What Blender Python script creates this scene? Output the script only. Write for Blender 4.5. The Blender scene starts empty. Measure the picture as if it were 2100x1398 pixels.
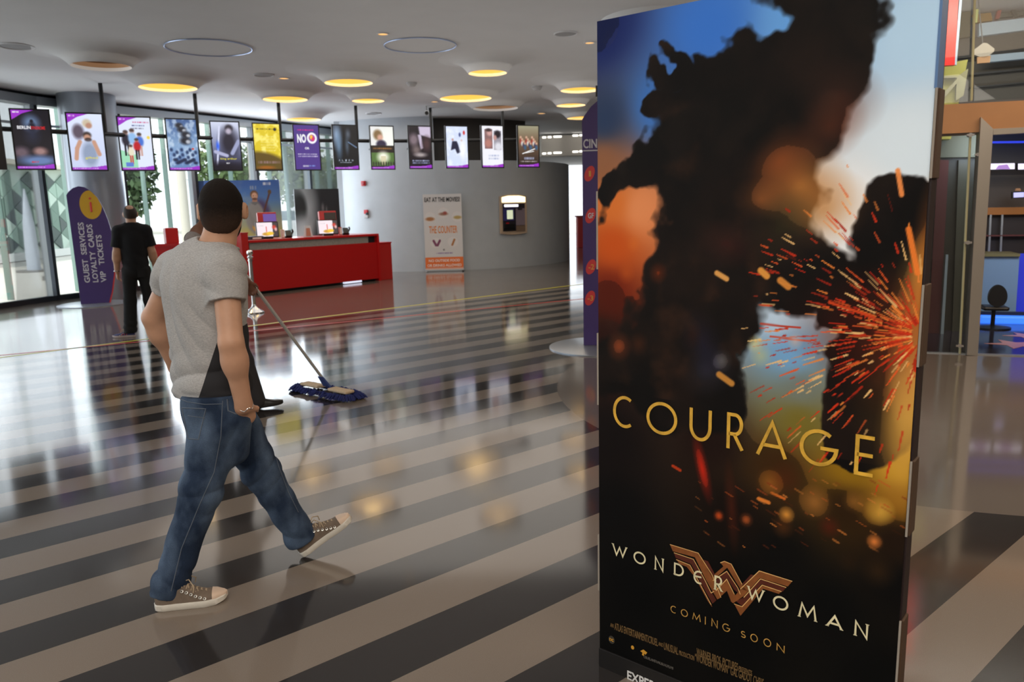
import bpy, bmesh, math, random
import numpy as np
from mathutils import Vector, Matrix

SC = bpy.context.scene
COL = SC.collection
random.seed(7)
RNG = np.random.default_rng(11)
PI = math.pi

# ------------------------------------------------------------------ camera
W, H = 2100, 1398
F_PX, PITCH, ROLL, CAM_H = 1572.5, math.radians(9.816), math.radians(1.365), 1.61
_f = np.array([0, math.cos(PITCH), -math.sin(PITCH)])
_r0 = np.array([1., 0, 0]); _u0 = np.cross(_r0, _f)
CAM_R = _r0*math.cos(ROLL) - _u0*math.sin(ROLL)
CAM_U = _u0*math.cos(ROLL) + _r0*math.sin(ROLL)
CAM_F = _f
CAM_O = np.array([0, 0, CAM_H])
cam = bpy.data.cameras.new('camera')
cam.sensor_width = 36; cam.lens = F_PX/W*36; cam.clip_end = 500; cam.clip_start = .05
cam.dof.use_dof = True; cam.dof.focus_distance = 2.9; cam.dof.aperture_fstop = 5.0
cam_o = bpy.data.objects.new('camera', cam); COL.objects.link(cam_o)
M = Matrix.Identity(4)
for i in range(3):
    M[i][0] = CAM_R[i]; M[i][1] = CAM_U[i]; M[i][2] = -CAM_F[i]; M[i][3] = CAM_O[i]
cam_o.matrix_world = M
SC.camera = cam_o

def ray(x, y):
    return CAM_F*F_PX + CAM_R*(x-W/2) - CAM_U*(y-H/2)
def at_z(x, y, z=0.):            # survey: where the sight line meets a height
    d = ray(x, y); return CAM_O + d*((z-CAM_H)/d[2])
def at_y(x, y, Y):               # ... a distance
    d = ray(x, y); return CAM_O + d*(Y/d[1])
def proj(p):
    v = np.asarray(p, float)-CAM_O; return np.array([W/2+F_PX*v.dot(CAM_R)/v.dot(CAM_F), H/2-F_PX*v.dot(CAM_U)/v.dot(CAM_F)])

# ------------------------------------------------------------------ light and exposure
SC.view_settings.view_transform = 'Standard'
SC.view_settings.look = 'None'
SC.view_settings.exposure = 0.0
SC.view_settings.gamma = 1.0
SC.view_settings.use_curve_mapping = False
world = bpy.data.worlds.new('sky'); SC.world = world; world.use_nodes = True
wn = world.node_tree; wn.nodes.clear()
bg = wn.nodes.new('ShaderNodeBackground'); bg.inputs[0].default_value = (.86, .93, 1., 1); bg.inputs[1].default_value = 2.2
wo = wn.nodes.new('ShaderNodeOutputWorld'); wn.links.new(bg.outputs[0], wo.inputs[0])

sun_d = bpy.data.lights.new('sun', 'SUN'); sun_d.energy = 3.0; sun_d.angle = math.radians(2); sun_d.color = (1, .95, .86)
sun = bpy.data.objects.new('sun', sun_d); COL.objects.link(sun)
sun.rotation_euler = Vector((.25, .55, -.8)).to_track_quat('-Z', 'Y').to_euler()

def area(name, loc, size, energy, color, aim=(0, 0, -1)):
    l = bpy.data.lights.new(name, 'AREA'); l.shape = 'RECTANGLE'; l.size, l.size_y = size; l.energy = energy; l.color = color
    o = bpy.data.objects.new(name, l); COL.objects.link(o); o.location = loc
    o.rotation_euler = Vector(aim).to_track_quat('-Z', 'Y').to_euler()
    return o
area('lobby_light_warm', (-.3, -2.6, 3.9), (7, 5), 400, (1., .91, .80))
area('lobby_light_warm_right', (5.5, 4.5, 3.9), (5, 5), 240, (1., .78, .56))
area('lobby_light_hall', (-3.5, 2.5, 3.9), (6, 6), 75, (1., .93, .85))
area('lobby_light_far', (-1.8, 15.5, 3.9), (9, 9), 230, (1., .92, .82))
area('ceiling_fill', (1.8, 12.5, 2.8), (9, 10), 55, (1., .95, .88), (0, 0, 1))  # added upward fill in mid-air, evens out the ceiling; no fixture here

# added cool area lights just inside the glazed front, boosting the daylight
for nm, p0, p1, en in (('daylight_fill_near', (-11.9, 5.0), (-10.5, 12.6), 90), ('daylight_fill_middle', (-10.2, 13.2), (-8.9, 17.2), 60), ('daylight_fill_far', (-8.7, 17.8), (-6.2, 22.0), 235)):
    dx, dy = p1[0]-p0[0], p1[1]-p0[1]; ln_ = math.hypot(dx, dy)
    area(nm, ((p0[0]+p1[0])/2+.8*dy/ln_, (p0[1]+p1[1])/2-.8*dx/ln_, 1.9), (ln_, 3.4), en, (.84, .92, 1.), (dy/ln_, -dx/ln_, -.05))
area('shop_fill', (5.0, 7.95, 3.7), (2.4, .3), 42, (1., .92, .8), (.33, .94, -.35))  # added fill behind the shop glass, brightens the upper panels
area('store_fill', (5.9, 8.6, 2.2), (1.5, .4), 22, (.75, .85, 1.), (.33, .94, -.8))  # added bluish fill, lifts the cabinet inside the doorway

# ------------------------------------------------------------------ materials
def lin(c):
    c = np.asarray(c, float)/255.
    return np.where(c <= .04045, c/12.92, ((c+.055)/1.055)**2.4)
def L4(c): return tuple(float(v) for v in lin(c))+(1.,)

MATS = {}
def mat(name, rgb, rough=.5, metal=0., spec=.5, noise=0., nscale=40., bump=0., emit=None, estr=0., coat=0.):
    if name in MATS: return MATS[name]
    m = bpy.data.materials.new(name); m.use_nodes = True; nt = m.node_tree; b = nt.nodes['Principled BSDF']
    b.inputs['Base Color'].default_value = L4(rgb); b.inputs['Roughness'].default_value = rough
    b.inputs['Metallic'].default_value = metal; b.inputs['Specular IOR Level'].default_value = spec
    if coat: b.inputs['Coat Weight'].default_value = coat; b.inputs['Coat Roughness'].default_value = .05
    if noise or bump:
        tc = nt.nodes.new('ShaderNodeTexCoord'); n = nt.nodes.new('ShaderNodeTexNoise')
        n.inputs['Scale'].default_value = nscale; n.inputs['Detail'].default_value = 4
        nt.links.new(tc.outputs['Object'], n.inputs['Vector'])
        if noise:
            mr = nt.nodes.new('ShaderNodeMapRange'); mr.inputs[1].default_value = .3; mr.inputs[2].default_value = .7
            mr.inputs[3].default_value = 1-noise; mr.inputs[4].default_value = 1+noise
            mx = nt.nodes.new('ShaderNodeMix'); mx.data_type = 'RGBA'; mx.blend_type = 'MULTIPLY'; mx.inputs[0].default_value = 1
            nt.links.new(n.outputs['Fac'], mr.inputs[0]); mx.inputs[6].default_value = L4(rgb)
            nt.links.new(mr.outputs[0], mx.inputs[7]); nt.links.new(mx.outputs[2], b.inputs['Base Color'])
        if bump:
            bp = nt.nodes.new('ShaderNodeBump'); bp.inputs['Strength'].default_value = bump; bp.inputs['Distance'].default_value = .004
            nt.links.new(n.outputs['Fac'], bp.inputs['Height']); nt.links.new(bp.outputs[0], b.inputs['Normal'])
    if emit is not None:
        b.inputs['Emission Color'].default_value = L4(emit); b.inputs['Emission Strength'].default_value = estr
    MATS[name] = m; return m

def vcol_mat(name, rough=.4, emit=0., base=1.):
    if name in MATS: return MATS[name]
    m = bpy.data.materials.new(name); m.use_nodes = True; nt = m.node_tree; b = nt.nodes['Principled BSDF']
    a = nt.nodes.new('ShaderNodeAttribute'); a.attribute_name = 'print'; a.attribute_type = 'GEOMETRY'
    if emit:
        b.inputs['Base Color'].default_value = (.01, .01, .01, 1); nt.links.new(a.outputs['Color'], b.inputs['Emission Color'])
        b.inputs['Emission Strength'].default_value = emit
    else:
        nt.links.new(a.outputs['Color'], b.inputs['Base Color'])
    b.inputs['Roughness'].default_value = rough
    MATS[name] = m; return m

def glass_mat(name, tint, refl=1.0, ior=1.45):
    if name in MATS: return MATS[name]
    m = bpy.data.materials.new(name); m.use_nodes = True; nt = m.node_tree; nt.nodes.clear()
    t = nt.nodes.new('ShaderNodeBsdfTransparent'); t.inputs[0].default_value = tint+(1,)
    g = nt.nodes.new('ShaderNodeBsdfGlossy'); g.inputs['Roughness'].default_value = .01
    fr = nt.nodes.new('ShaderNodeFresnel'); fr.inputs[0].default_value = ior
    mul = nt.nodes.new('ShaderNodeMath'); mul.operation = 'MULTIPLY'; mul.inputs[1].default_value = refl
    mx = nt.nodes.new('ShaderNodeMixShader'); o = nt.nodes.new('ShaderNodeOutputMaterial')
    nt.links.new(fr.outputs[0], mul.inputs[0]); nt.links.new(mul.outputs[0], mx.inputs[0])
    nt.links.new(t.outputs[0], mx.inputs[1]); nt.links.new(g.outputs[0], mx.inputs[2]); nt.links.new(mx.outputs[0], o.inputs[0])
    MATS[name] = m; return m

# ------------------------------------------------------------------ mesh builder
def rotz(a):
    c, s = math.cos(a), math.sin(a); return np.array([[c, -s, 0], [s, c, 0], [0, 0, 1.]])
class MB:
    def __init__(s): s.v = []; s.f = []; s.mi = []
    def add(s, verts, faces, mi=0):
        o = len(s.v); s.v += [tuple(float(c) for c in p) for p in verts]
        for f in faces: s.f.append(tuple(i+o for i in f)); s.mi.append(mi)
        return s
    def box(s, c, d, R=None, bev=0., mi=0):
        c = np.asarray(c, float); hx, hy, hz = np.asarray(d, float)/2
        R = np.eye(3) if R is None else (rotz(R) if np.isscalar(R) else R)
        if bev <= 0:
            vs = [np.array([x, y, z]) for x in (-hx, hx) for y in (-hy, hy) for z in (-hz, hz)]
            fs = [(0, 1, 3, 2), (4, 6, 7, 5), (0, 4, 5, 1), (2, 3, 7, 6), (0, 2, 6, 4), (1, 5, 7, 3)]
            return s.add([c+R@v for v in vs], fs, mi)
        b = min(bev, hx*.9, hy*.9, hz*.9)
        bm = bmesh.new(); bmesh.ops.create_cube(bm, size=1)
        for v in bm.verts: v.co = Vector((v.co.x*2*hx, v.co.y*2*hy, v.co.z*2*hz))
        bmesh.ops.bevel(bm, geom=list(bm.edges), offset=b, segments=2, affect='EDGES', profile=.5)
        bm.verts.index_update()
        s.add([c+R@np.array(v.co) for v in bm.verts], [[v.index for v in f.verts] for f in bm.faces], mi); bm.free(); return s
    def tube(s, pts, r, n=10, cap=True, mi=0):
        P = [np.asarray(p, float) for p in pts]; m = len(P)
        rr = [r]*m if np.isscalar(r) else list(r)
        up = None; rings = []
        for i in range(m):
            t = P[min(i+1, m-1)]-P[max(i-1, 0)]; t = t/(np.linalg.norm(t)+1e-12)
            if up is None:
                a = np.array([0, 0, 1.]) if abs(t[2]) < .9 else np.array([1., 0, 0])
                up = np.cross(t, a)
            up = up-t*up.dot(t); up /= np.linalg.norm(up)+1e-12; w = np.cross(t, up)
            rings.append([P[i]+rr[i]*(math.cos(2*PI*k/n)*up+math.sin(2*PI*k/n)*w) for k in range(n)])
        vs = [p for R_ in rings for p in R_]
        fs = [(i*n+k, i*n+(k+1) % n, (i+1)*n+(k+1) % n, (i+1)*n+k) for i in range(m-1) for k in range(n)]
        if cap: fs += [tuple(range(n))[::-1], tuple((m-1)*n+k for k in range(n))]
        return s.add(vs, fs, mi)
    def lathe(s, prof, n=32, c=(0, 0, 0), mi=0, cap=True):
        c = np.asarray(c, float); vs = []; m = len(prof)
        for r, z in prof: vs += [c+np.array([r*math.cos(2*PI*k/n), r*math.sin(2*PI*k/n), z]) for k in range(n)]
        fs = [(i*n+k, i*n+(k+1) % n, (i+1)*n+(k+1) % n, (i+1)*n+k) for i in range(m-1) for k in range(n)]
        if cap: fs += [tuple(range(n))[::-1], tuple((m-1)*n+k for k in range(n))]
        return s.add(vs, fs, mi)
    def prism(s, poly, o, ex, ey, en, th, mi=0):
        """flat outline poly (2D) in the plane o, ex, ey, given thickness th along en"""
        o, ex, ey, en = [np.asarray(a, float) for a in (o, ex, ey, en)]
        n = len(poly); a = [o+ex*p[0]+ey*p[1] for p in poly]; b = [p+en*th for p in a]
        fs = [tuple(range(n))[::-1], tuple(n+i for i in range(n))]+[(i, (i+1) % n, n+(i+1) % n, n+i) for i in range(n)]
        return s.add(a+b, fs, mi)
    def build(s, name, m, parent=None, smooth=False, **props):
        me = bpy.data.meshes.new(name); me.from_pydata(s.v, [], s.f)
        ms = m if isinstance(m, (list, tuple)) else [m]
        for k in ms: me.materials.append(k)
        if len(ms) > 1: me.polygons.foreach_set('material_index', s.mi)
        bm = bmesh.new(); bm.from_mesh(me); bmesh.ops.recalc_face_normals(bm, faces=bm.faces); bm.to_mesh(me); bm.free()
        if smooth:
            me.polygons.foreach_set('use_smooth', [True]*len(me.polygons))
            try: me.set_sharp_from_angle(angle=math.radians(40))
            except Exception: pass
        me.update(); return link(name, me, parent, **props)

def link(name, me, parent=None, **props):
    o = bpy.data.objects.new(name, me); COL.objects.link(o)
    if parent is not None: o.parent = parent
    for k, v in props.items(): o[k] = v
    return o
def thing(name, label, cat, loc=(0, 0, 0), rz=0., group=None):
    o = bpy.data.objects.new(name, None); COL.objects.link(o); o.empty_display_size = .1
    o.location = tuple(float(c) for c in loc); o.rotation_euler = (0, 0, rz); o['label'] = label; o['category'] = cat
    if group: o['group'] = group
    return o
def tag(o, label, cat, group=None):
    o['label'] = label; o['category'] = cat
    if group: o['group'] = group
    return o
def dup(root, loc=None, rz=None, label=None, parent=None):
    c = root.copy(); COL.objects.link(c)
    if parent is not None: c.parent = parent
    if loc is not None: c.location = tuple(float(v) for v in loc)
    if rz is not None: c.rotation_euler = (0, 0, rz)
    if label: c['label'] = label
    for ch in list(root.children): dup(ch, parent=c)
    return c

def text_mesh(s, size=1., bold=0., ext=.0008, align='CENTER'):
    cu = bpy.data.curves.new('t', 'FONT'); cu.body = s; cu.size = size; cu.align_x = align; cu.align_y = 'CENTER'
    cu.extrude = ext; cu.offset = bold; cu.resolution_u = 3
    o = bpy.data.objects.new('t', cu); COL.objects.link(o)
    dg = bpy.context.evaluated_depsgraph_get(); me = o.evaluated_get(dg).to_mesh()
    v = np.array([tuple(q.co) for q in me.vertices]); f = [tuple(p.vertices) for p in me.polygons]
    bpy.data.objects.remove(o); bpy.data.curves.remove(cu); return v, f
def put_text(mb, s, o, ex, ey, width=None, height=None, bold=0., mi=0, align='CENTER', ext=.0008):
    """lettering laid on the plane o, ex, ey; scaled to the given width and height"""
    v, f = text_mesh(s, 1., bold, ext, align)
    x0, x1, y0, y1 = v[:, 0].min(), v[:, 0].max(), v[:, 1].min(), v[:, 1].max()
    sy = height/(y1-y0) if height else 1.; sx = width/(x1-x0) if width else sy
    o, ex, ey = [np.asarray(a, float) for a in (o, ex, ey)]; en = np.cross(ex, ey)
    cx = (x0+x1)/2 if align == 'CENTER' else x0; cy = (y0+y1)/2
    return mb.add([o+ex*(p[0]-cx)*sx+ey*(p[1]-cy)*sy+en*p[2] for p in v], f, mi)

# stroke lettering (thin geometric capitals)
def arc(cx, cy, rx, ry, a0, a1, n=22):
    return [(cx+rx*math.cos(math.radians(a0+(a1-a0)*i/n)), cy+ry*math.sin(math.radians(a0+(a1-a0)*i/n))) for i in range(n+1)]
GLYPH = {
 'C': [arc(.52, .5, .5, .5, 55, 305)], 'O': [arc(.5, .5, .48, .5, 0, 360, 36)],
 'U': [[(.02, 1), (.02, .42)]+arc(.5, .42, .48, .42, 180, 360)+[(.98, 1)]],
 'R': [[(.05, 0), (.05, 1), (.45, 1)]+arc(.45, .72, .42, .28, 90, -90)+[(.05, .44)], [(.42, .44), (.95, 0)]],
 'A': [[(0, 0), (.5, 1), (1, 0)], [(.2, .32), (.8, .32)]],
 'G': [arc(.5, .5, .5, .5, 50, 360)+[(.55, .5)]],
 'E': [[(.95, 1), (.06, 1), (.06, 0), (.95, 0)], [(.06, .52), (.9, .52)]],
 'M': [[(0, 0), (.14, 1), (.5, .2), (.86, 1), (1, 0)]], 'I': [[(.5, 0), (.5, 1)]],
 'N': [[(.05, 0), (.05, 1), (.95, 0), (.95, 1)]],
 'S': [arc(.5, .74, .38, .26, 40, 270)+arc(.5, .24, .44, .25, 90, -150)],
 'W': [[(0, 1), (.27, 0), (.5, .8), (.73, 0), (1, 1)]],
 'D': [[(.08, 0), (.08, 1), (.4, 1)]+arc(.4, .5, .55, .5, 90, -90)+[(.08, 0)]],
 'e': [arc(.55, .5, .5, .5, 60, 300), [(.05, .52), (.8, .56)]],
}
def ribbon(mb, pts, wd, o, ex, ey, en, th=.0012, mi=0):
    P = [np.array(p, float) for p in pts]; m = len(P); closed = np.linalg.norm(P[0]-P[-1]) < 1e-6
    Lp, Rp = [], []
    for i in range(m):
        a = P[i-1] if i else (P[-2] if closed else P[0]); b = P[i]; c = P[i+1] if i < m-1 else (P[1] if closed else P[-1])
        d1 = b-a; d2 = c-b
        if np.linalg.norm(d1) < 1e-9: d1 = d2
        if np.linalg.norm(d2) < 1e-9: d2 = d1
        d1 = d1/np.linalg.norm(d1); d2 = d2/np.linalg.norm(d2)
        n1 = np.array([-d1[1], d1[0]]); n2 = np.array([-d2[1], d2[0]]); nn = n1+n2
        nn = nn/(np.linalg.norm(nn)+1e-9); k = min(1/max(nn.dot(n1), .3), 2.2)
        w = wd[i] if not np.isscalar(wd) else wd
        Lp.append(b+nn*w/2*k); Rp.append(b-nn*w/2*k)
    vs = []
    for p in Lp+Rp: vs.append(o+ex*p[0]+ey*p[1]+en*th)
    fs = [(i, i+1, m+i+1, m+i) for i in range(m-1)]
    mb.add(vs, fs, mi)
def put_glyph(mb, ch, u0, u1, z0, z1, wd, o, ex, ey, en, mi=0, serif=0., th=.0012):
    w, h = u1-u0, z1-z0; rib = []
    for st in GLYPH[ch]:
        pts = [(u0+p[0]*w, z0+p[1]*h) for p in st]; rib.append(pts)
        ribbon(mb, pts, wd, o, ex, ey, en, th, mi)
        if serif and ch not in 'OCe':
            for p in (pts[0], pts[-1]):
                if abs(p[1]-z0) < .02*h or abs(p[1]-z1) < .02*h:
                    ribbon(mb, [(p[0]-serif, p[1]), (p[0]+serif, p[1])], wd*.4, o, ex, ey, en, th, mi)

# ------------------------------------------------------------------ flat print: colour grid painted in numpy
def vnoise(h, w, cells, seed=0, octaves=4):
    rg = np.random.default_rng(seed); out = np.zeros((h, w)); amp = 1.; tot = 0
    for o in range(octaves):
        cy, cx = int(cells*2**o*h/w)+2, int(cells*2**o)+2
        g = rg.random((cy+1, cx+1)); y = np.linspace(0, cy-1e-6, h); x = np.linspace(0, cx-1e-6, w)
        yi, xi = y.astype(int), x.astype(int); fy = (y-yi)[:, None]; fx = (x-xi)[None]; fy = fy*fy*(3-2*fy); fx = fx*fx*(3-2*fx)
        v = g[yi][:, xi]*(1-fy)*(1-fx)+g[yi+1][:, xi]*fy*(1-fx)+g[yi][:, xi+1]*(1-fy)*fx+g[yi+1][:, xi+1]*fy*fx
        out += amp*v; tot += amp; amp *= .5
    return out/tot
class Art:
    """a w x h print; coordinates x 0..1 left-right, y 0..1 top-down"""
    def __init__(s, w, h, rgb):
        s.w, s.h = w, h; s.c = np.ones((h, w, 3))*np.asarray(rgb, float)
        s.X, s.Y = np.meshgrid((np.arange(w)+.5)/w, (np.arange(h)+.5)/h); s.asp = h/w
    def mix(s, m, rgb):
        m = np.clip(m, 0, 1)[..., None]; s.c = s.c*(1-m)+np.asarray(rgb, float)*m; return s
    def vgrad(s, stops):
        ys = [a[0] for a in stops]
        for k in range(3): s.c[..., k] = np.interp(s.Y, ys, [a[1][k] for a in stops])
        return s
    def blob(s, x, y, rx, ry, rgb, soft=.3, a=1., rot=0.):
        dx = s.X-x; dy = (s.Y-y); c, n = math.cos(rot), math.sin(rot)
        ex = dx*c+dy*s.asp*n; ey = (-dx*n+dy*s.asp*c)/s.asp
        d = np.sqrt((ex/rx)**2+(ey/ry)**2); return s.mix(np.clip((1+soft-d)/(2*soft+1e-6), 0, 1)*a, rgb)
    def rect(s, x0, y0, x1, y1, rgb, a=1.):
        return s.mix(((s.X >= x0) & (s.X <= x1) & (s.Y >= y0) & (s.Y <= y1))*a, rgb)
    def poly(s, pts, rgb, a=1., soft=0.):
        ins = np.zeros(s.X.shape, bool); n = len(pts)
        for i in range(n):
            (x0, y0), (x1, y1) = pts[i], pts[(i+1) % n]
            if y0 == y1: continue
            c = (s.Y > min(y0, y1)) & (s.Y <= max(y0, y1)); ins ^= c & (s.X < x0+(s.Y-y0)*(x1-x0)/(y1-y0))
        m = ins.astype(float)
        for _ in range(int(soft)):
            m = (m+np.roll(m, 1, 0)+np.roll(m, -1, 0)+np.roll(m, 1, 1)+np.roll(m, -1, 1))/5
        return s.mix(m*a, rgb)
    def line(s, x0, y0, x1, y1, wd, rgb, a=1., taper=0.):
        px, py = s.X-x0, (s.Y-y0)*s.asp; vx, vy = x1-x0, (y1-y0)*s.asp; L2 = vx*vx+vy*vy+1e-9
        t = np.clip((px*vx+py*vy)/L2, 0, 1); d = np.hypot(px-t*vx, py-t*vy); w = wd*(1-taper*t)
        return s.mix(np.clip((w-d)/(.5*w+1e-6)+.5, 0, 1)*a, rgb)
    def words(s, x0, y, x1, hgt, rgb, seed=0, a=1.):
        """illegible small print: a row of short bars"""
        rg = random.Random(seed); x = x0
        while x < x1:
            w = rg.uniform(.012, .03); s.rect(x, y, min(x+w, x1), y+hgt, rgb, a*rg.uniform(.6, 1)); x += w+.012
        return s
    def grid(s, name, m, o, ex, ey, parent=None, **kw):
        """ex, ey: full width / full height vectors; o = lower left corner"""
        o, ex, ey = [np.asarray(q, float) for q in (o, ex, ey)]; w, h = s.w, s.h
        u = np.linspace(0, 1, w); v = np.linspace(1, 0, h)
        P = o+u[None, :, None]*ex+v[:, None, None]*ey; P = P.reshape(-1, 3)
        i = np.arange(h-1)[:, None]*w+np.arange(w-1)[None]; q = np.stack([i+w, i+w+1, i+1, i], -1).reshape(-1, 4)
        me = bpy.data.meshes.new(name); me.vertices.add(len(P)); me.vertices.foreach_set('co', P.ravel())
        me.loops.add(q.size); me.loops.foreach_set('vertex_index', q.ravel().astype(np.int32))
        me.polygons.add(len(q)); me.polygons.foreach_set('loop_start', (np.arange(len(q))*4).astype(np.int32))
        me.update(calc_edges=True)
        at = me.attributes.new('print', 'FLOAT_COLOR', 'POINT'); cc = np.ones((len(P), 4)); cc[:, :3] = lin(np.clip(s.c, 0, 255)).reshape(-1, 3)
        at.data.foreach_set('color', cc.ravel()); me.materials.append(m)
        return link(name, me, parent, **kw)

# ------------------------------------------------------------------ implicit bodies
def _bb(pts, r):
    pts = np.array(pts); return pts.min(0)-r, pts.max(0)+r
def rc(a, b, r1, r2):
    a = np.asarray(a, float); b = np.asarray(b, float); ba = b-a; l2 = ba.dot(ba); rr = r1-r2; a2 = l2-rr*rr; il2 = 1/l2
    def fn(P):
        pa = P-a; y = pa@ba; z = y-l2; x2 = ((pa*l2-y[:, None]*ba)**2).sum(1); y2 = y*y*l2; z2 = z*z*l2
        k = np.sign(rr)*rr*rr*x2
        d = (np.sqrt(x2*a2*il2)+y*rr)*il2-r1
        m1 = np.sign(z)*a2*z2 > k; m2 = np.sign(y)*a2*y2 < k
        d = np.where(m2, np.sqrt(x2+y2)*il2-r1, d); return np.where(m1, np.sqrt(x2+z2)*il2-r2, d)
    return fn, *_bb([a, b], max(r1, r2))
def ell(c, r, R=None):
    c = np.asarray(c, float); r = np.asarray(r, float); R = np.eye(3) if R is None else R   # rows of R: local axes
    def fn(P):
        q = (P-c)@R.T; k0 = np.sqrt(((q/r)**2).sum(1))+1e-9; k1 = np.sqrt(((q/r**2)**2).sum(1))+1e-9; return k0*(k0-1)/k1
    return fn, *_bb([c], r.max())
def erc(a, b, r1, r2, R, sc):
    """round cone squashed along the local axes R by the factors sc"""
    a = np.asarray(a, float); b = np.asarray(b, float); sc = np.asarray(sc, float); c = (a+b)/2
    f0, _, _ = rc(((a-c)@R.T)/sc, ((b-c)@R.T)/sc, r1, r2)
    def fn(P): return f0(((P-c)@R.T)/sc)*sc.min()
    return fn, *_bb([a, b], max(r1, r2)*sc.max())
class SDF:
    def __init__(s): s.ops = []
    def u(s, prim, k=.03): s.ops.append(('u', prim[0], prim[1], prim[2], k)); return s
    def cut(s, p, n):      # keep the side n points to
        p = np.asarray(p, float); n = np.asarray(n, float); n = n/np.linalg.norm(n)
        s.ops.append(('i', lambda P: -((P-p)@n), None, None, .004)); return s
    def sub(s, prim, k=.01): s.ops.append(('s', prim[0], prim[1], prim[2], k)); return s
    def disp(s, fn): s.ops.append(('d', fn, None, None, 0)); return s
    @staticmethod
    def _ap(op, d, P):
        t, fn, k = op[0], op[1], op[4]
        if t == 'u':
            b = fn(P); h = np.clip(.5+.5*(b-d)/k, 0, 1); return b*(1-h)+d*h-k*h*(1-h)
        if t == 'i': return np.maximum(d, fn(P))
        if t == 's':
            b = -fn(P); h = np.clip(.5-.5*(b-d)/k, 0, 1); return b*(1-h)+d*h+k*h*(1-h)
        return d+fn(P)
    def ev(s, P):
        P = np.atleast_2d(P); d = np.full(len(P), 1.)
        for op in s.ops: d = s._ap(op, d, P)
        return d
    def mesh(s, h, lo=None, hi=None):
        los = [o[2] for o in s.ops if o[0] == 'u']; his = [o[3] for o in s.ops if o[0] == 'u']
        lo = np.min(los, 0)-3*h if lo is None else np.asarray(lo, float); hi = np.max(his, 0)+3*h if hi is None else np.asarray(hi, float)
        n = np.ceil((hi-lo)/h).astype(int)+1; ax = [lo[i]+h*np.arange(n[i]) for i in range(3)]
        D = np.full(n, 1.)
        for op in s.ops:
            if op[0] in 'us':
                m = .09; a = np.clip(((op[2]-m-lo)/h).astype(int), 0, n); b = np.clip(((op[3]+m-lo)/h).astype(int)+2, 0, n)
                if (b <= a).any(): continue
                sl = tuple(slice(a[i], b[i]) for i in range(3)); g = np.meshgrid(*[ax[i][sl[i]] for i in range(3)], indexing='ij')
                P = np.stack([q.ravel() for q in g], 1); D[sl] = s._ap(op, D[sl].ravel(), P).reshape(D[sl].shape)
            else:
                near = np.abs(D) < .12; idx = np.argwhere(near); P = lo+h*idx; D[near] = s._ap(op, D[near], P)
        return surfnet(D, lo, h)
    def trace(s, x, y, d0=2.2):
        d = ray(x, y); d = d/np.linalg.norm(d); t = d0
        for _ in range(120):
            v = s.ev(CAM_O+d*t)[0]; t += v*.8
            if abs(v) < 4e-4: return CAM_O+d*t
            if t > 20: break
        return None
def surfnet(D, lo, h):
    n = D.shape; S = D < 0; c = tuple(k-1 for k in n); acc = np.zeros(c+(3,)); cnt = np.zeros(c)
    for a in range(3):
        i0 = [slice(None)]*3; i1 = [slice(None)]*3; i0[a] = slice(0, -1); i1[a] = slice(1, None)
        A, B = D[tuple(i0)], D[tuple(i1)]; X = (A < 0) != (B < 0); t = np.where(X, A/np.where(X, A-B, 1), 0)
        o1, o2 = [q for q in range(3) if q != a]
        for s1 in (0, 1):
            for s2 in (0, 1):
                sl = [slice(None)]*3; sl[o1] = slice(s1, s1+c[o1]); sl[o2] = slice(s2, s2+c[o2]); sl = tuple(sl)
                x = X[sl]; cnt += x; acc[..., a] += x*t[sl]; acc[..., o1] += x*s1; acc[..., o2] += x*s2
    act = cnt > 0; idx = np.full(c, -1, np.int64); idx[act] = np.arange(act.sum())
    V = lo+h*(np.argwhere(act)+acc[act]/cnt[act][:, None]); Q = []
    for a in range(3):
        i0 = [slice(1, -1)]*3; i1 = [slice(1, -1)]*3; i0[a] = slice(0, -1); i1[a] = slice(1, None)
        A, B = S[tuple(i0)], S[tuple(i1)]; X = np.argwhere(A != B)
        if not len(X): continue
        inside = A[tuple(X.T)]; o1, o2 = (a+1) % 3, (a+2) % 3
        base = X.copy(); base[:, o1] += 1; base[:, o2] += 1
        def cell(d1, d2):
            q = base.copy(); q[:, o1] += d1; q[:, o2] += d2; return idx[tuple(q.T)]
        q = np.stack([cell(-1, -1), cell(0, -1), cell(0, 0), cell(-1, 0)], 1); q[~inside] = q[~inside][:, ::-1]; Q.append(q)
    return V, np.concatenate(Q)
def sdf_obj(name, sdf, h, m, parent=None, **kw):
    V, Q = sdf.mesh(h); Q = Q[(Q >= 0).all(1)]
    me = bpy.data.meshes.new(name); me.vertices.add(len(V)); me.vertices.foreach_set('co', V.ravel())
    me.loops.add(Q.size); me.loops.foreach_set('vertex_index', Q.ravel().astype(np.int32))
    me.polygons.add(len(Q)); me.polygons.foreach_set('loop_start', (np.arange(len(Q))*4).astype(np.int32))
    me.polygons.foreach_set('use_smooth', np.ones(len(Q), bool)); me.update(calc_edges=True); me.validate()
    me.materials.append(m); return link(name, me, parent, **kw)
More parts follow.
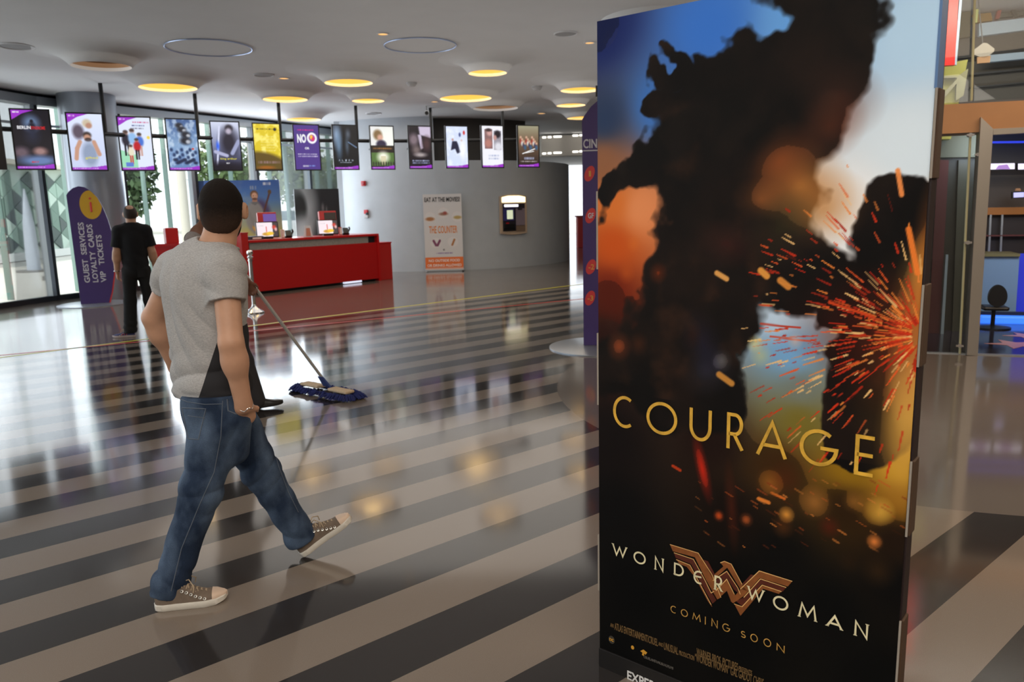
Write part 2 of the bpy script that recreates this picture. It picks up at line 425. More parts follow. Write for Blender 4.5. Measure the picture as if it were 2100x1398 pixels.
# ------------------------------------------------------------------ people
def frame(az, tilt=0.):
    """rows: right, front, up"""
    a = math.radians(az); f = np.array([math.cos(a), math.sin(a), 0]); r = np.array([math.sin(a), -math.cos(a), 0]); up = np.array([0, 0, 1.])
    t = math.radians(tilt); f2 = f*math.cos(t)-up*math.sin(t); u2 = up*math.cos(t)+f*math.sin(t)
    return np.array([r, f2, u2])
def settle(root):
    bpy.context.view_layer.update()
    for c in root.children: c.matrix_parent_inverse = root.matrix_world.inverted()
    return root
def hand(s, wrist, dirv, palm_n, thumb, L=.185, curl=.5, k=.012):
    """palm, four fingers of different lengths and a thumb; dirv along the hand, palm_n out of the palm, thumb towards the thumb side"""
    d = np.array(dirv, float); d /= np.linalg.norm(d); n = np.array(palm_n, float); n -= d*d.dot(n); n /= np.linalg.norm(n); t = np.cross(d, n)
    if t.dot(thumb) < 0: t = -t
    pl = L*.5; c = np.asarray(wrist, float)
    s.u(erc(c+d*.01, c+d*pl*.9, .03, .042, np.array([t, n, d]), (1, .5, 1)), .02)
    for i, (off, ln) in enumerate(((.033, .44), (.011, .5), (-.011, .47), (-.032, .37))):
        b = c+d*pl*.85+t*off; l1 = L*ln*.5; a1 = curl*.6; a2 = curl*1.5
        m = b+(d*math.cos(a1)+n*math.sin(a1))*l1; e = m+(d*math.cos(a2)+n*math.sin(a2))*l1*.85
        s.u(rc(b, m, .0095, .0085), k*.4); s.u(rc(m, e, .0085, .007), k*.3)
    b = c+d*.03+t*.032; m = b+(d*.75+t*.6+n*.25)*.035; e = m+(d*.95+t*.1+n*.35)*.033
    s.u(rc(b, m, .013, .0105), k); s.u(rc(m, e, .0105, .008), k*.4)
def head_sdf(s, c, R, k=1.):
    r, f, u = R
    s.u(ell(c-f*.012*k, (.076*k, .096*k, .100*k), R), .02)
    s.u(ell(c+f*.035*k-u*.055*k, (.058*k, .066*k, .075*k), R), .04)
    s.u(ell(c+f*.062*k-u*.098*k, (.026*k, .026*k, .022*k), R), .03)          # chin
    s.u(rc(c+f*.093*k+u*.005*k, c+f*.108*k-u*.033*k, .009*k, .014*k), .012)  # nose
    s.u(ell(c+f*.090*k-u*.062*k, (.022*k, .012*k, .008*k), R), .008)         # lips
    s.u(ell(c+f*.082*k+u*.028*k, (.05*k, .014*k, .009*k), R), .02)           # brow
    for q in (-1, 1):
        s.sub(ell(c+f*.100*k+r*q*.032*k+u*.008*k, (.014*k, .012*k, .009*k), R), .012)
        s.u(ell(c+f*.084*k+r*q*.032*k+u*.007*k, (.012*k, .010*k, .010*k), R), .004)
        e = c-f*.005*k+r*q*.084*k-u*.018*k
        Re = np.array([r*.85-f*q*.5, f*.85+r*q*.5, u])
        s.u(ell(e, (.012*k, .021*k, .034*k), Re), .010); s.sub(ell(e+r*q*.010*k+f*.004*k, (.006*k, .010*k, .018*k), Re), .006)

SKIN = mat('skin_light', (196, 150, 122), .5, noise=.06, nscale=18)
SKIN2 = mat('skin_dark', (112, 74, 56), .5, noise=.06, nscale=18)
RUBBER = mat('shoe_rubber', (205, 200, 190), .55, noise=.05, nscale=30)
LACE = mat('shoe_lace', (170, 152, 128), .8)
EYELET = mat('eyelet_metal', (210, 210, 205), .3, metal=.9)

def shoe(heel, az, pitch, L, m_up, m_sole, m_toe, parent, laces=True, mirror=1, hi=.085, trim=None):
    """a low lace-up shoe; heel = ground point of the heel, az = where the toe points, pitch = toe lift"""
    a = math.radians(az); p = math.radians(pitch)
    X = np.array([math.cos(a)*math.cos(p), math.sin(a)*math.cos(p), math.sin(p)]); Y = np.array([-math.sin(a), math.cos(a), 0]); Z = np.cross(X, Y); O = np.asarray(heel, float)
    def wid(t):      # half widths (inner, outer) along the length
        b = np.interp(t, [0, .04, .12, .3, .5, .7, .85, .95, 1.], [.004, .022, .030, .030, .035, .044, .040, .024, .003]); return b
    def top(t): return np.interp(t, [0, .05, .25, .42, .6, .75, .88, 1.], [hi*.9, hi, hi+.012, hi+.002, hi*.72, hi*.55, hi*.48, hi*.36])
    sk = lambda t: .010*mirror*math.sin(PI*t*.9)
    def loft(t0, t1, nn, grow, z0, zf, name, m, par):
        mb = MB(); n = 15; rings = []
        for i in range(nn+1):
            t = t0+(t1-t0)*i/nn; w = wid(t)+grow; zt = zf(t); ring = []
            for k in range(n):
                g = PI*k/(n-1); cx, cz = math.cos(g), math.sin(g)
                ww = w*(1-.30*cz**2) if zt-z0 > .05 else w
                x = (abs(cx)**.55)*(1 if cx >= 0 else -1)*w*(1-.28*(cz**1.5)*(1 if zt-z0 > .045 else .3)); z = z0+(zt-z0)*(cz**.62)
                ring.append(O+X*(t*L+(grow if t > .95 else (-grow if t < .03 else 0)))+Y*(x+sk(t))+Z*z)
            rings.append(ring)
        vs = [q for r_ in rings for q in r_]
        fs = [(i*n+k, i*n+k+1, (i+1)*n+k+1, (i+1)*n+k) for i in range(nn) for k in range(n-1)]
        fs += [(i*n, (i+1)*n, (i+1)*n+n-1, i*n+n-1) for i in range(nn)]+[tuple(range(n)), tuple(nn*n+k for k in range(n))]
        return mb.add(vs, fs).build(name, m, par, smooth=True)
    up = loft(.01, .99, 34, 0, .012, top, 'shoe', m_up, parent)
    sole = MB(); N = 40; pts = []
    for i in range(N+1): pts.append((i/N, 1))
    for i in range(N-1, 0, -1): pts.append((i/N, -1))
    lay = [(0, .0), (.003, .004), (.003, .024), (.0, .028)]; n = len(pts); vs = []
    for g, z in lay:
        for t, q in pts:
            lift = .012*max(0, (t-.78)/.22)**2 if pitch < 3 else 0
            vs.append(O+X*((t-.5)*(L+2*g)+.5*L)+Y*((wid(t)+.002+g)*q+sk(t))+Z*(z+lift*(1-z/.05)))
    fs = [(j*n+k, j*n+(k+1) % n, (j+1)*n+(k+1) % n, (j+1)*n+k) for j in range(3) for k in range(n)]+[tuple(range(n))[::-1], tuple(3*n+k for k in range(n))]
    sole.add(vs, fs).build('sole', m_sole, up, smooth=True)
    if m_toe: loft(.80, .995, 14, .0022, .024, lambda t: top(t)+.002, 'toe_cap', m_toe, up)
    if laces:
        lc = MB(); ey = MB()
        for i, t in enumerate((.40, .46, .52, .58, .64, .70)):
            zt = top(t)+.002
            for q in (-1, 1):
                b0 = O+X*t*L+Y*(q*.024+sk(t))+Z*(zt-.013); b1 = O+X*(t+.035)*L+Y*(-q*.020+sk(t))+Z*(zt-.012)
                mid = (b0+b1)/2+Z*.010; lc.tube([b0, mid, b1], .0026, 6)
                cc = O+X*t*L+Y*(q*(wid(t)*.86)+sk(t))+Z*(zt-.028)
                nn_ = Y*q*.9+Z*.45; nn_ /= np.linalg.norm(nn_); s1 = np.cross(nn_, X)
                ey.tube([cc+nn_*.002+(X*math.cos(g)+s1*math.sin(g))*.0048 for g in np.linspace(0, 2*PI, 11)], .0019, 5)
        b = O+X*.40*L+Y*sk(.4)+Z*(top(.4)+.006)
        for q in (-1, 1): lc.tube([b, b+X*.03+Y*q*.02+Z*.012, b+X*.05+Y*q*.045-Z*.012, b+X*.045+Y*q*.05-Z*.035], .0024, 6)
        lc.build('laces', LACE, up, smooth=True); ey.build('eyelets', EYELET, up, smooth=True)
    if trim:
        tb = MB()
        for t in (.35, .45, .55):
            for q in (-1, 1): tb.tube([O+X*t*L+Y*(q*wid(t)*1.0+sk(t))+Z*.03, O+X*(t-.05)*L+Y*(q*wid(t)*.88+sk(t))+Z*(top(t)*.8)], .004, 6)
        tb.build('side_stripes', trim, up)
    return up

def body_parts(root, J, az, m_skin, h, tors=(.165, .120, .19, .125), arms=(.054, .047, .034), hands=None, headk=1.):
    Rh = frame(az['head'], az.get('tilt', 0)); Rc = frame(az['chest']); Rp = frame(az['hip']); s = SDF()
    head_sdf(s, J['head'], Rh, headk)
    s.u(rc(J['neck'], J['head']-Rh[2]*.05-Rh[1]*.022, .058, .056), .03)
    s.u(erc(J['waist'], J['chest'], tors[0]-.02, tors[2]-.03, Rc, (1, .66, 1)), .05)
    s.u(rc(J['Rsh'], J['Lsh'], .045, .045), .06); s.u(rc(J['neck'], (J['Rsh']+J['Lsh'])/2, .06, .06), .05)
    s.u(ell(J['pelvis'], (.125, .09, .10), Rp), .04)
    for q in 'RL':
        s.u(rc(J[q+'sh'], J[q+'elb'], arms[0], arms[1]), .03); s.u(rc(J[q+'elb'], J[q+'wr'], arms[1]*.98, arms[2]), .02)
        m = J[q+'elb']*.72+J[q+'wr']*.28; s.u(ell(m, (arms[1]*1.02, arms[1]*1.02, arms[1]*1.2)), .04)
        s.u(rc(J[q+'hip'], J[q+'knee'], .060, .052), .02); s.u(rc(J[q+'knee'], J[q+'ank'], .05, .030), .03)
        if hands and q in hands: hand(s, J[q+'wr'], *hands[q])
    sdf_obj('body', s, h, m_skin, root)
    return s

def wr_dir(a, b): d = np.asarray(b)-np.asarray(a); return d/np.linalg.norm(d)

# ---- the man in the grey shirt
DENIM = bpy.data.materials.new('denim'); DENIM.use_nodes = True
def denim(m, dark, light):
    nt = m.node_tree; b = nt.nodes['Principled BSDF']; b.inputs['Roughness'].default_value = .85; b.inputs['Specular IOR Level'].default_value = .2
    tc = nt.nodes.new('ShaderNodeTexCoord'); n1 = nt.nodes.new('ShaderNodeTexNoise'); n1.inputs['Scale'].default_value = 5.; n1.inputs['Detail'].default_value = 3
    mp = nt.nodes.new('ShaderNodeMapping'); mp.inputs['Scale'].default_value = (1.4, 1.4, .9)
    n2 = nt.nodes.new('ShaderNodeTexNoise'); n2.inputs['Scale'].default_value = 260.; n2.inputs['Detail'].default_value = 2
    cr = nt.nodes.new('ShaderNodeValToRGB'); cr.color_ramp.elements[0].position = .40; cr.color_ramp.elements[1].position = .70
    cr.color_ramp.elements[0].color = L4(dark); cr.color_ramp.elements[1].color = L4(light)
    mx = nt.nodes.new('ShaderNodeMix'); mx.data_type = 'RGBA'; mx.blend_type = 'OVERLAY'; mx.inputs[0].default_value = .35
    bp = nt.nodes.new('ShaderNodeBump'); bp.inputs['Strength'].default_value = .35; bp.inputs['Distance'].default_value = .01
    n3 = nt.nodes.new('ShaderNodeTexNoise'); n3.inputs['Scale'].default_value = 14.; n3.inputs['Detail'].default_value = 4
    L = nt.links.new; L(tc.outputs['Object'], mp.inputs[0]); L(mp.outputs[0], n1.inputs['Vector']); L(tc.outputs['Object'], n2.inputs['Vector']); L(mp.outputs[0], n3.inputs['Vector'])
    L(n1.outputs['Fac'], cr.inputs[0]); L(cr.outputs[0], mx.inputs[6]); L(n2.outputs['Fac'], mx.inputs[7]); L(mx.outputs[2], b.inputs['Base Color'])
    L(n3.outputs['Fac'], bp.inputs['Height']); L(bp.outputs[0], b.inputs['Normal'])
denim(DENIM, (34, 48, 70), (88, 106, 130))
STITCH = mat('denim_seam', (88, 98, 112), .8)

def walking_man():
    J = dict(head=at_y(455, 424, 3.205), neck=at_y(447, 503, 3.185), chest=np.array([-1.275, 3.19, 1.30]), waist=np.array([-1.29, 3.215, .95]), pelvis=np.array([-1.29, 3.215, .90]),
             Rsh=at_y(461, 552, 3.085), Relb=at_y(474, 703, 3.00), Rwr=at_y(500, 832, 3.06), Lsh=at_y(362, 552, 3.30), Lelb=at_y(315, 651, 3.36), Lwr=at_y(362, 752, 3.46),
             Rhip=np.array([-1.235, 3.14, .88]), Rknee=at_y(414, 1003, 3.06), Rank=at_y(350, 1195, 3.01), Lhip=np.array([-1.30, 3.29, .88]), Lknee=at_y(535, 965, 3.37), Lank=at_y(619, 1102, 3.44))
    J['Rtoe'] = frame(20)[1]; J['Ltoe'] = frame(20)[1]
    az = dict(head=100, chest=60, hip=34, tilt=4); Rc, Rp, Rh = frame(60), frame(34), frame(100, 4)
    root = thing('person', 'man in grey t-shirt and blue jeans walking with hands in pockets across striped floor', 'person', (-1.25, 3.2, 0))
    body_parts(root, J, az, SKIN, .0065, headk=1.06, hands={'R': (at_y(508, 880, 3.15)-J['Rwr'], Rp[0]*-1, Rp[1]), 'L': (np.array([.08, -.01, -.14]), Rp[0], Rp[1])})
    # t-shirt
    s = SDF()
    s.u(erc(J['waist']-np.array([0, 0, .08]), J['chest'], .176, .187, Rc, (1, .75, 1)), .04)
    s.u(erc(J['chest']+np.array([0, 0, .04]), J['chest']+np.array([0, 0, .10]), .175, .12, Rc, (1, .66, 1)), .05)
    s.u(ell(J['pelvis']-np.array([0, 0, .01]), (.172, .140, .11), Rp), .05)
    s.u(rc(J['Rsh'], J['Lsh'], .068, .068), .06)
    for q in 'RL': s.u(rc(J['neck']-np.array([0, 0, .035]), J[q+'sh'], .066, .062), .05)
    for q, hem in (('R', .44), ('L', .40)):
        d = J[q+'elb']-J[q+'sh']; e = J[q+'sh']+d*(hem+.12)
        sl = SDF(); sl.u(rc(J[q+'sh'], e, .070, .074)); sl.cut(J[q+'sh']+d*hem, -d)
        s.u((sl.ev, *_bb([J[q+'sh'], e], .08)), .035)
    s.sub(ell(J['neck']+Rh[2]*.025+Rc[1]*.012, (.082, .086, .050), Rc), .008); s.sub(ell(J['neck']+Rc[1]*.075+Rc[0]*.02, (.085, .06, .055), Rc), .012)
    lateral, front = Rc[0], Rc[1]
    def folds(P):
        a = (P-J['chest'])@lateral; z = P[:, 2]; f = (P-J['chest'])@front
        rdg = lambda q: 1-2*np.abs(np.sin(q))**.8
        w = .0065*rdg(24*(a+.34*z)+1.6*np.sin(7*z)+.6*np.sin(15*f))*np.clip((.10-a)/.14, 0, 1)*np.clip((1.46-z)/.1, 0, 1)*np.clip((z-.93)/.12, .25, 1)
        w += .0075*rdg(30*(z-.62*a)+1.5*np.sin(9*a+4*f))*np.exp(-((z-.965)/.075)**2)
        w += .0050*rdg(21*(z+1.0*a)+1.2*np.sin(14*a+3*f))*np.exp(-((z-1.16)/.12)**2)*np.clip((a+.05)/.1, 0, 1)
        w += .005*rdg(26*(z+.4*f)+8*a)*np.exp(-((z-1.345)/.07)**2)*np.clip((np.abs(a)-.10)/.05, 0, 1)
        w += .006*np.exp(-((z-.885)/.012)**2)*np.sin(22*a+1)
        return w
    s.disp(folds)
    s.cut((-1.29, 3.2, .862), (-.03, .01, 1))
    m = bpy.data.materials.new('tshirt_heather'); m.use_nodes = True; nt = m.node_tree; b = nt.nodes['Principled BSDF']; b.inputs['Roughness'].default_value = .9; b.inputs['Specular IOR Level'].default_value = .15
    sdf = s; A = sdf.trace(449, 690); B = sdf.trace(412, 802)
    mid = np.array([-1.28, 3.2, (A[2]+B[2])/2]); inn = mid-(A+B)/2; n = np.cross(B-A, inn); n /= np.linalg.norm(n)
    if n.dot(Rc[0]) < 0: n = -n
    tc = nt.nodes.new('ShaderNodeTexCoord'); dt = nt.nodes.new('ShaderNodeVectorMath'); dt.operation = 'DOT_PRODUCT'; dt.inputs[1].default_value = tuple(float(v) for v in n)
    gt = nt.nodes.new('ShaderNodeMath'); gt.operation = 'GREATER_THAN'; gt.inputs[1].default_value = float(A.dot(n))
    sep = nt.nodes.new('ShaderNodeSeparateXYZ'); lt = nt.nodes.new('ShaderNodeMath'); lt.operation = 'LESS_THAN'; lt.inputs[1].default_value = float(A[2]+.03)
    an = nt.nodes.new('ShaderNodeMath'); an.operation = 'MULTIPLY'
    ns = nt.nodes.new('ShaderNodeTexNoise'); ns.inputs['Scale'].default_value = 1.; ns.inputs['Detail'].default_value = 3
    mp = nt.nodes.new('ShaderNodeMapping'); mp.inputs['Scale'].default_value = (120, 120, 520)
    cr = nt.nodes.new('ShaderNodeValToRGB'); cr.color_ramp.elements[0].position = .3; cr.color_ramp.elements[1].position = .7
    cr.color_ramp.elements[0].color = L4((154, 154, 155)); cr.color_ramp.elements[1].color = L4((188, 187, 187))
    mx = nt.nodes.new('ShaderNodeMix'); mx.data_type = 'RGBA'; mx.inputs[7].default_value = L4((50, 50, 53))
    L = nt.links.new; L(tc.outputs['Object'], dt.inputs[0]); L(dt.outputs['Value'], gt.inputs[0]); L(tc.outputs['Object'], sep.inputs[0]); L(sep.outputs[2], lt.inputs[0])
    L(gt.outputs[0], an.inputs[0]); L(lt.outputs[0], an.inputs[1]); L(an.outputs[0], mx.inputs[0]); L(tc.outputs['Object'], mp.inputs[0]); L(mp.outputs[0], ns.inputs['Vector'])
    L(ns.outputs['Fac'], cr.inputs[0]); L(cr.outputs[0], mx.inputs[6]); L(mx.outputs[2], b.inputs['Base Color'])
    bp = nt.nodes.new('ShaderNodeBump'); bp.inputs['Strength'].default_value = .25; bp.inputs['Distance'].default_value = .01; n3 = nt.nodes.new('ShaderNodeTexNoise'); n3.inputs['Scale'].default_value = 16; n3.inputs['Detail'].default_value = 3
    L(tc.outputs['Object'], n3.inputs['Vector']); L(n3.outputs['Fac'], bp.inputs['Height']); L(bp.outputs[0], b.inputs['Normal'])
    tee = sdf_obj('t_shirt', s, .0055, m, root); tee['label'] = 'heather grey shirt with charcoal side panel'
    nb = MB(); c = J['neck']-np.array([0, 0, .016])+Rc[1]*.004     # ribbed collar
    nb.tube([c+Rc[0]*.078*math.cos(g)+Rc[1]*.070*math.sin(g)+np.array([0, 0, .010-.018*math.sin(g)]) for g in np.linspace(0, 2*PI, 33)], .008, 8)
    nb.build('collar', mat('collar_rib', (160, 156, 152), .9), tee, smooth=True)
    # jeans
    s = SDF()
    s.u(ell(J['pelvis']-np.array([0, 0, .02]), (.158, .122, .135), Rp), .05)
    s.u(ell(J['pelvis']-Rp[1]*.062+Rp[0]*.07-np.array([0, 0, .08]), (.085, .085, .10), Rp), .05); s.u(ell(J['pelvis']-Rp[1]*.035-Rp[0]*.06-np.array([0, 0, .08]), (.08, .08, .10), Rp), .05)
    for q in 'RL':
        s.u(rc(J[q+'hip'], J[q+'knee'], .110, .079), .05); s.u(rc(J[q+'knee'], J[q+'ank'], .079, .067), .04)
        d = wr_dir(J[q+'knee'], J[q+'ank']); e = J[q+'ank']+d*.11; s.u(rc(J[q+'ank'], e, .066, .068), .03)
    # the wrist goes into the front pocket: a bulge over the hand
    s.u(rc(at_y(486, 852, 3.11), at_y(486, 925, 3.16), .058, .05), .07)
    rdg_ = lambda q: 1-2*np.abs(np.sin(q))**.8
    def crease(P):
        w = np.zeros(len(P))
        for q in 'RL':
            kn, an_ = J[q+'knee'], J[q+'ank']; d = wr_dir(kn, an_); t = (P-kn)@d; L_ = np.linalg.norm(an_-kn); side = (P-kn)@np.array([.9, .3, 0])
            near = np.exp(-(np.linalg.norm(P-kn-np.clip(t, -.4, L_+.1)[:, None]*d, axis=1)/.14)**4)
            w += near*(.0055*rdg_(34*t+16*side)*np.exp(-((t+.01)/.10)**2)+.006*rdg_(30*t-18*side+1)*np.exp(-((t-L_+.02)/.09)**2)+.0025*np.sin(40*t+30*side)+.004*rdg_(13*t+26*side)*np.exp(-((t+.25)/.12)**2))
        return w
    s.disp(crease)
    s.cut(J['pelvis']-np.array([0, 0, .022]), (0, 0, -1))
    dR = wr_dir(J['Rknee'], J['Rank']); dL = wr_dir(J['Lknee'], J['Lank'])
    for p_, n_ in ((J['Rank']+dR*.050, dR*np.array([.5, .5, 1])), (J['Lank']+dL*.012, dL)):
        n_ = n_/np.linalg.norm(n_); fn_ = lambda P, p_=p_, n_=n_: np.maximum(-((P-p_)@n_), np.linalg.norm(P-p_, axis=1)-.26); s.sub((fn_, p_-.27, p_+.27), .003)
    j = sdf_obj('jeans', s, .0065, DENIM, root)
    def on(pts, name, r=.0022, m=STITCH, off=.0):
        P = [s.trace(*p) for p in pts]; P = [p for p in P if p is not None]
        if len(P) > 1: MB().tube(P, r, 6).build(name, m, j, smooth=True)
    def dense(pts, n=8):
        out = []
        for a, b in zip(pts[:-1], pts[1:]): out += [(a[0]+(b[0]-a[0])*i/n, a[1]+(b[1]-a[1])*i/n) for i in range(n)]
        return out+[pts[-1]]
    on(dense([(457, 812), (453, 894), (439, 968), (409, 1035), (372, 1125), (351, 1212)]), 'side_seam', .002)
    on(dense([(373, 836), (422, 838), (407, 901), (386, 899), (373, 836)]), 'back_pocket', .0024)
    on(dense([(385, 852), (421, 857)]), 'pocket_hem', .0016)
    on(dense([(466, 818), (468, 842), (482, 848), (497, 850), (517, 847)]), 'front_pocket', .003)
    on(dense([(364, 816), (385, 824), (420, 829), (456, 828)]), 'waistband_seam', .0018)
    on(dense([(560, 915), (572, 958), (592, 1010), (612, 1050)], 6), 'inner_seam', .0018)
    wrist = J['Rwr']+np.array([0, .004, -.005]); d = wr_dir(J['Relb'], J['Rwr']); a1 = np.cross(d, [0, 1, 0]); a1 /= np.linalg.norm(a1); a2 = np.cross(d, a1)
    MB().tube([wrist+(a1*math.cos(g)+a2*math.sin(g))*.035+d*.005*math.sin(6*g) for g in np.linspace(0, 2*PI, 61)], .0024, 6).build('bracelet', mat('silver', (220, 220, 222), .2, metal=1), root, smooth=True)
    # short hair and beard
    c = J['head']; k = 1.06; r_, f_, u_ = Rh; s = SDF(); s.u(ell(c-f_*.012*k, (.082*k, .103*k, .107*k), Rh)); s.u(ell(c-f_*.05*k-u_*.055*k, (.064*k, .050*k, .055*k), Rh), .03)
    s.cut(c+f_*.062+u_*.025, -f_*.75+u_*.66); s.cut(c-u_*.112, u_)
    s.disp(lambda P: .0016*np.sin(P[:, 0]*310)*np.sin(P[:, 1]*290+1)*np.sin(P[:, 2]*330))
    for q in (-1, 1): s.sub(ell(c-f_*.004*k+r_*q*.090*k-u_*.020*k, (.024, .024, .034), Rh), .01)
    hm = mat('hair_faded', (24, 18, 15), .8, spec=.15, bump=.5, nscale=140); nt = hm.node_tree; b = nt.nodes['Principled BSDF']
    tc = nt.nodes.new('ShaderNodeTexCoord'); sp = nt.nodes.new('ShaderNodeSeparateXYZ'); mr = nt.nodes.new('ShaderNodeMapRange'); ns = nt.nodes.new('ShaderNodeTexNoise'); ns.inputs['Scale'].default_value = 160; ad = nt.nodes.new('ShaderNodeMath'); ad.operation = 'MULTIPLY_ADD'; ad.inputs[1].default_value = .05
    mr.inputs[1].default_value = float(c[2]-.085); mr.inputs[2].default_value = float(c[2]+.02); cr = nt.nodes.new('ShaderNodeMix'); cr.data_type = 'RGBA'; cr.inputs[6].default_value = L4((70, 53, 44)); cr.inputs[7].default_value = L4((26, 20, 17))
    nt.links.new(tc.outputs['Object'], sp.inputs[0]); nt.links.new(tc.outputs['Object'], ns.inputs['Vector']); nt.links.new(ns.outputs['Fac'], ad.inputs[0]); nt.links.new(sp.outputs[2], ad.inputs[2]); nt.links.new(ad.outputs[0], mr.inputs[0]); nt.links.new(mr.outputs[0], cr.inputs[0]); nt.links.new(cr.outputs[2], b.inputs['Base Color'])
    sdf_obj('hair', s, .005, hm, root)
    s = SDF(); s.u(ell(c+f_*.036*k-u_*.06*k, (.062*k, .071*k, .076*k), Rh)); s.cut(c-u_*.028*k, -u_); s.cut(c+f_*.02*k, f_); s.sub(ell(c+f_*.10*k-u_*.058*k, (.026, .03, .014), Rh))
    sdf_obj('beard', s, .005, mat('hair_dark', (26, 20, 17), .8, spec=.15), root)
    canvas = mat('shoe_canvas', (112, 98, 86), .9, noise=.1, nscale=60, bump=.2); cap = mat('shoe_toe_cap', (208, 184, 164), .6)
    shoe(at_z(318, 1249), 17, 0, .285, canvas, RUBBER, cap, root, True, -1, .10)
    lh = at_z(620, 1143); shoe(lh+np.array([0, 0, .004]), 24, 30, .285, canvas, RUBBER, cap, root, True, 1, .10)
    return settle(root)

def standing_man():
    """the man in the black polo shirt, seen from behind"""
    B = np.array([-5.07, 10.43, 0]); R = frame(114); r_, f_, u_ = R
    P = lambda a, b, z: B+r_*a+f_*b+u_*z
    J = dict(head=P(.0, .01, 1.665), neck=P(0, -.02, 1.50), chest=P(0, 0, 1.30), waist=P(0, 0, 1.0), pelvis=P(0, 0, .94), Rsh=P(.165, -.01, 1.43), Lsh=P(-.165, -.01, 1.43), Relb=P(.218, -.02, 1.14), Lelb=P(-.218, -.02, 1.14),
             Rwr=P(.24, .05, .90), Lwr=P(-.235, .05, .90), Rhip=P(.09, 0, .90), Lhip=P(-.09, 0, .90), Rknee=P(.125, .01, .49), Lknee=P(-.115, .01, .49), Rank=P(.17, 0, .09), Lank=P(-.155, 0, .09))
    J['Rtoe'] = frame(85)[1]; J['Ltoe'] = frame(185)[1]
    root = thing('person', 'man in black polo shirt and trousers standing with his back turned by the purple totem', 'person', B)
    az = dict(head=112, chest=114, hip=114)
    body_parts(root, J, az, SKIN, .011, hands={'R': (P(.245, .075, .80)-J['Rwr'], -r_, f_), 'L': (P(-.235, .08, .80)-J['Lwr'], r_, f_)}, headk=1.03)
    blk = mat('black_cotton', (17, 18, 22), .9, noise=.2, nscale=20); trs = mat('black_denim', (22, 22, 24), .9, noise=.15, nscale=15)
    s = SDF(); s.u(erc(J['waist']-u_*.10, J['chest'], .158, .175, R, (1, .78, 1)), .04); s.u(rc(J['Rsh'], J['Lsh'], .072, .072), .07)
    for q in 'RL':
        s.u(rc(J['neck'], J[q+'sh'], .07, .06), .05); d = J[q+'elb']-J[q+'sh']; sl = SDF(); sl.u(rc(J[q+'sh'], J[q+'elb'], .074, .08)); sl.cut(J[q+'sh']+d*.74, -d); s.u((sl.ev, *_bb([J[q+'sh'], J[q+'elb']], .09)), .03)
    s.sub(ell(J['neck']+u_*.05, (.07, .07, .05), R), .01); s.cut(P(0, 0, .90), (0, 0, 1)); s.disp(lambda p: .004*np.sin(40*p[:, 2]+25*p[:, 0])*np.exp(-((p[:, 2]-1.05)/.15)**2))
    sh = sdf_obj('polo_shirt', s, .010, blk, root)
    MB().tube([J['neck']+u_*.02+r_*.072*math.cos(g)+f_*.068*math.sin(g)-u_*.012*math.sin(g) for g in np.linspace(0, 2*PI, 25)], .014, 8).build('collar', blk, sh, smooth=True)
    s = SDF(); s.u(ell(J['pelvis']-u_*.03, (.150, .125, .13), R), .05)
    for q in 'RL': s.u(rc(J[q+'hip'], J[q+'knee'], .092, .078), .03); s.u(rc(J[q+'knee'], J[q+'ank']-u_*.05, .082, .085), .03)
    s.disp(lambda p: .006*np.sin(70*p[:, 2]+20*p[:, 0])*np.exp(-((p[:, 2]-.12)/.12)**2)); s.cut(P(0, 0, 1.0), (0, 0, -1)); s.cut(P(0, 0, .055), (0, 0, 1))
    tr = sdf_obj('trousers', s, .011, trs, root)
    MB().box(P(.06, -.145, .87), (.10, .006, .11), math.radians(114-90)).build('back_pocket', trs, tr)
    c = J['head']; k = 1.03; s = SDF(); s.u(ell(c-f_*.012*k, (.083*k, .104*k, .106*k), R)); s.cut(c+f_*.05+u_*.02, -f_*.75+u_*.6); s.cut(c-u_*.095, u_); s.sub(ell(c-f_*.055+u_*.082, (.046, .055, .05), R), .01)
    for q in (-1, 1): s.sub(ell(c+r_*q*.09-u_*.02, (.02, .024, .034), R), .01)
    sdf_obj('hair', s, .008, mat('hair_brown', (46, 36, 30), .7, noise=.3, nscale=100), root)
    MB().tube([J['Lwr']+np.array([math.cos(g), math.sin(g), 0])*.038 for g in np.linspace(0, 2*PI, 21)], .006, 6).build('wristwatch', mat('silver', (220, 220, 222)), root, smooth=True)
    up = mat('sport_shoe_blue', (52, 58, 110), .7); so = mat('sport_sole', (190, 175, 170), .6); st = mat('sport_orange', (205, 70, 40), .6)
    shoe(J['Lank']*np.array([1, 1, 0])+frame(188)[1]*-.06, 188, 0, .29, up, so, None, root, True, 1, .09, st); shoe(J['Rank']*np.array([1, 1, 0])+frame(84)[1]*-.06, 84, 0, .29, up, so, None, root, True, -1, .09, st)
    return settle(root)

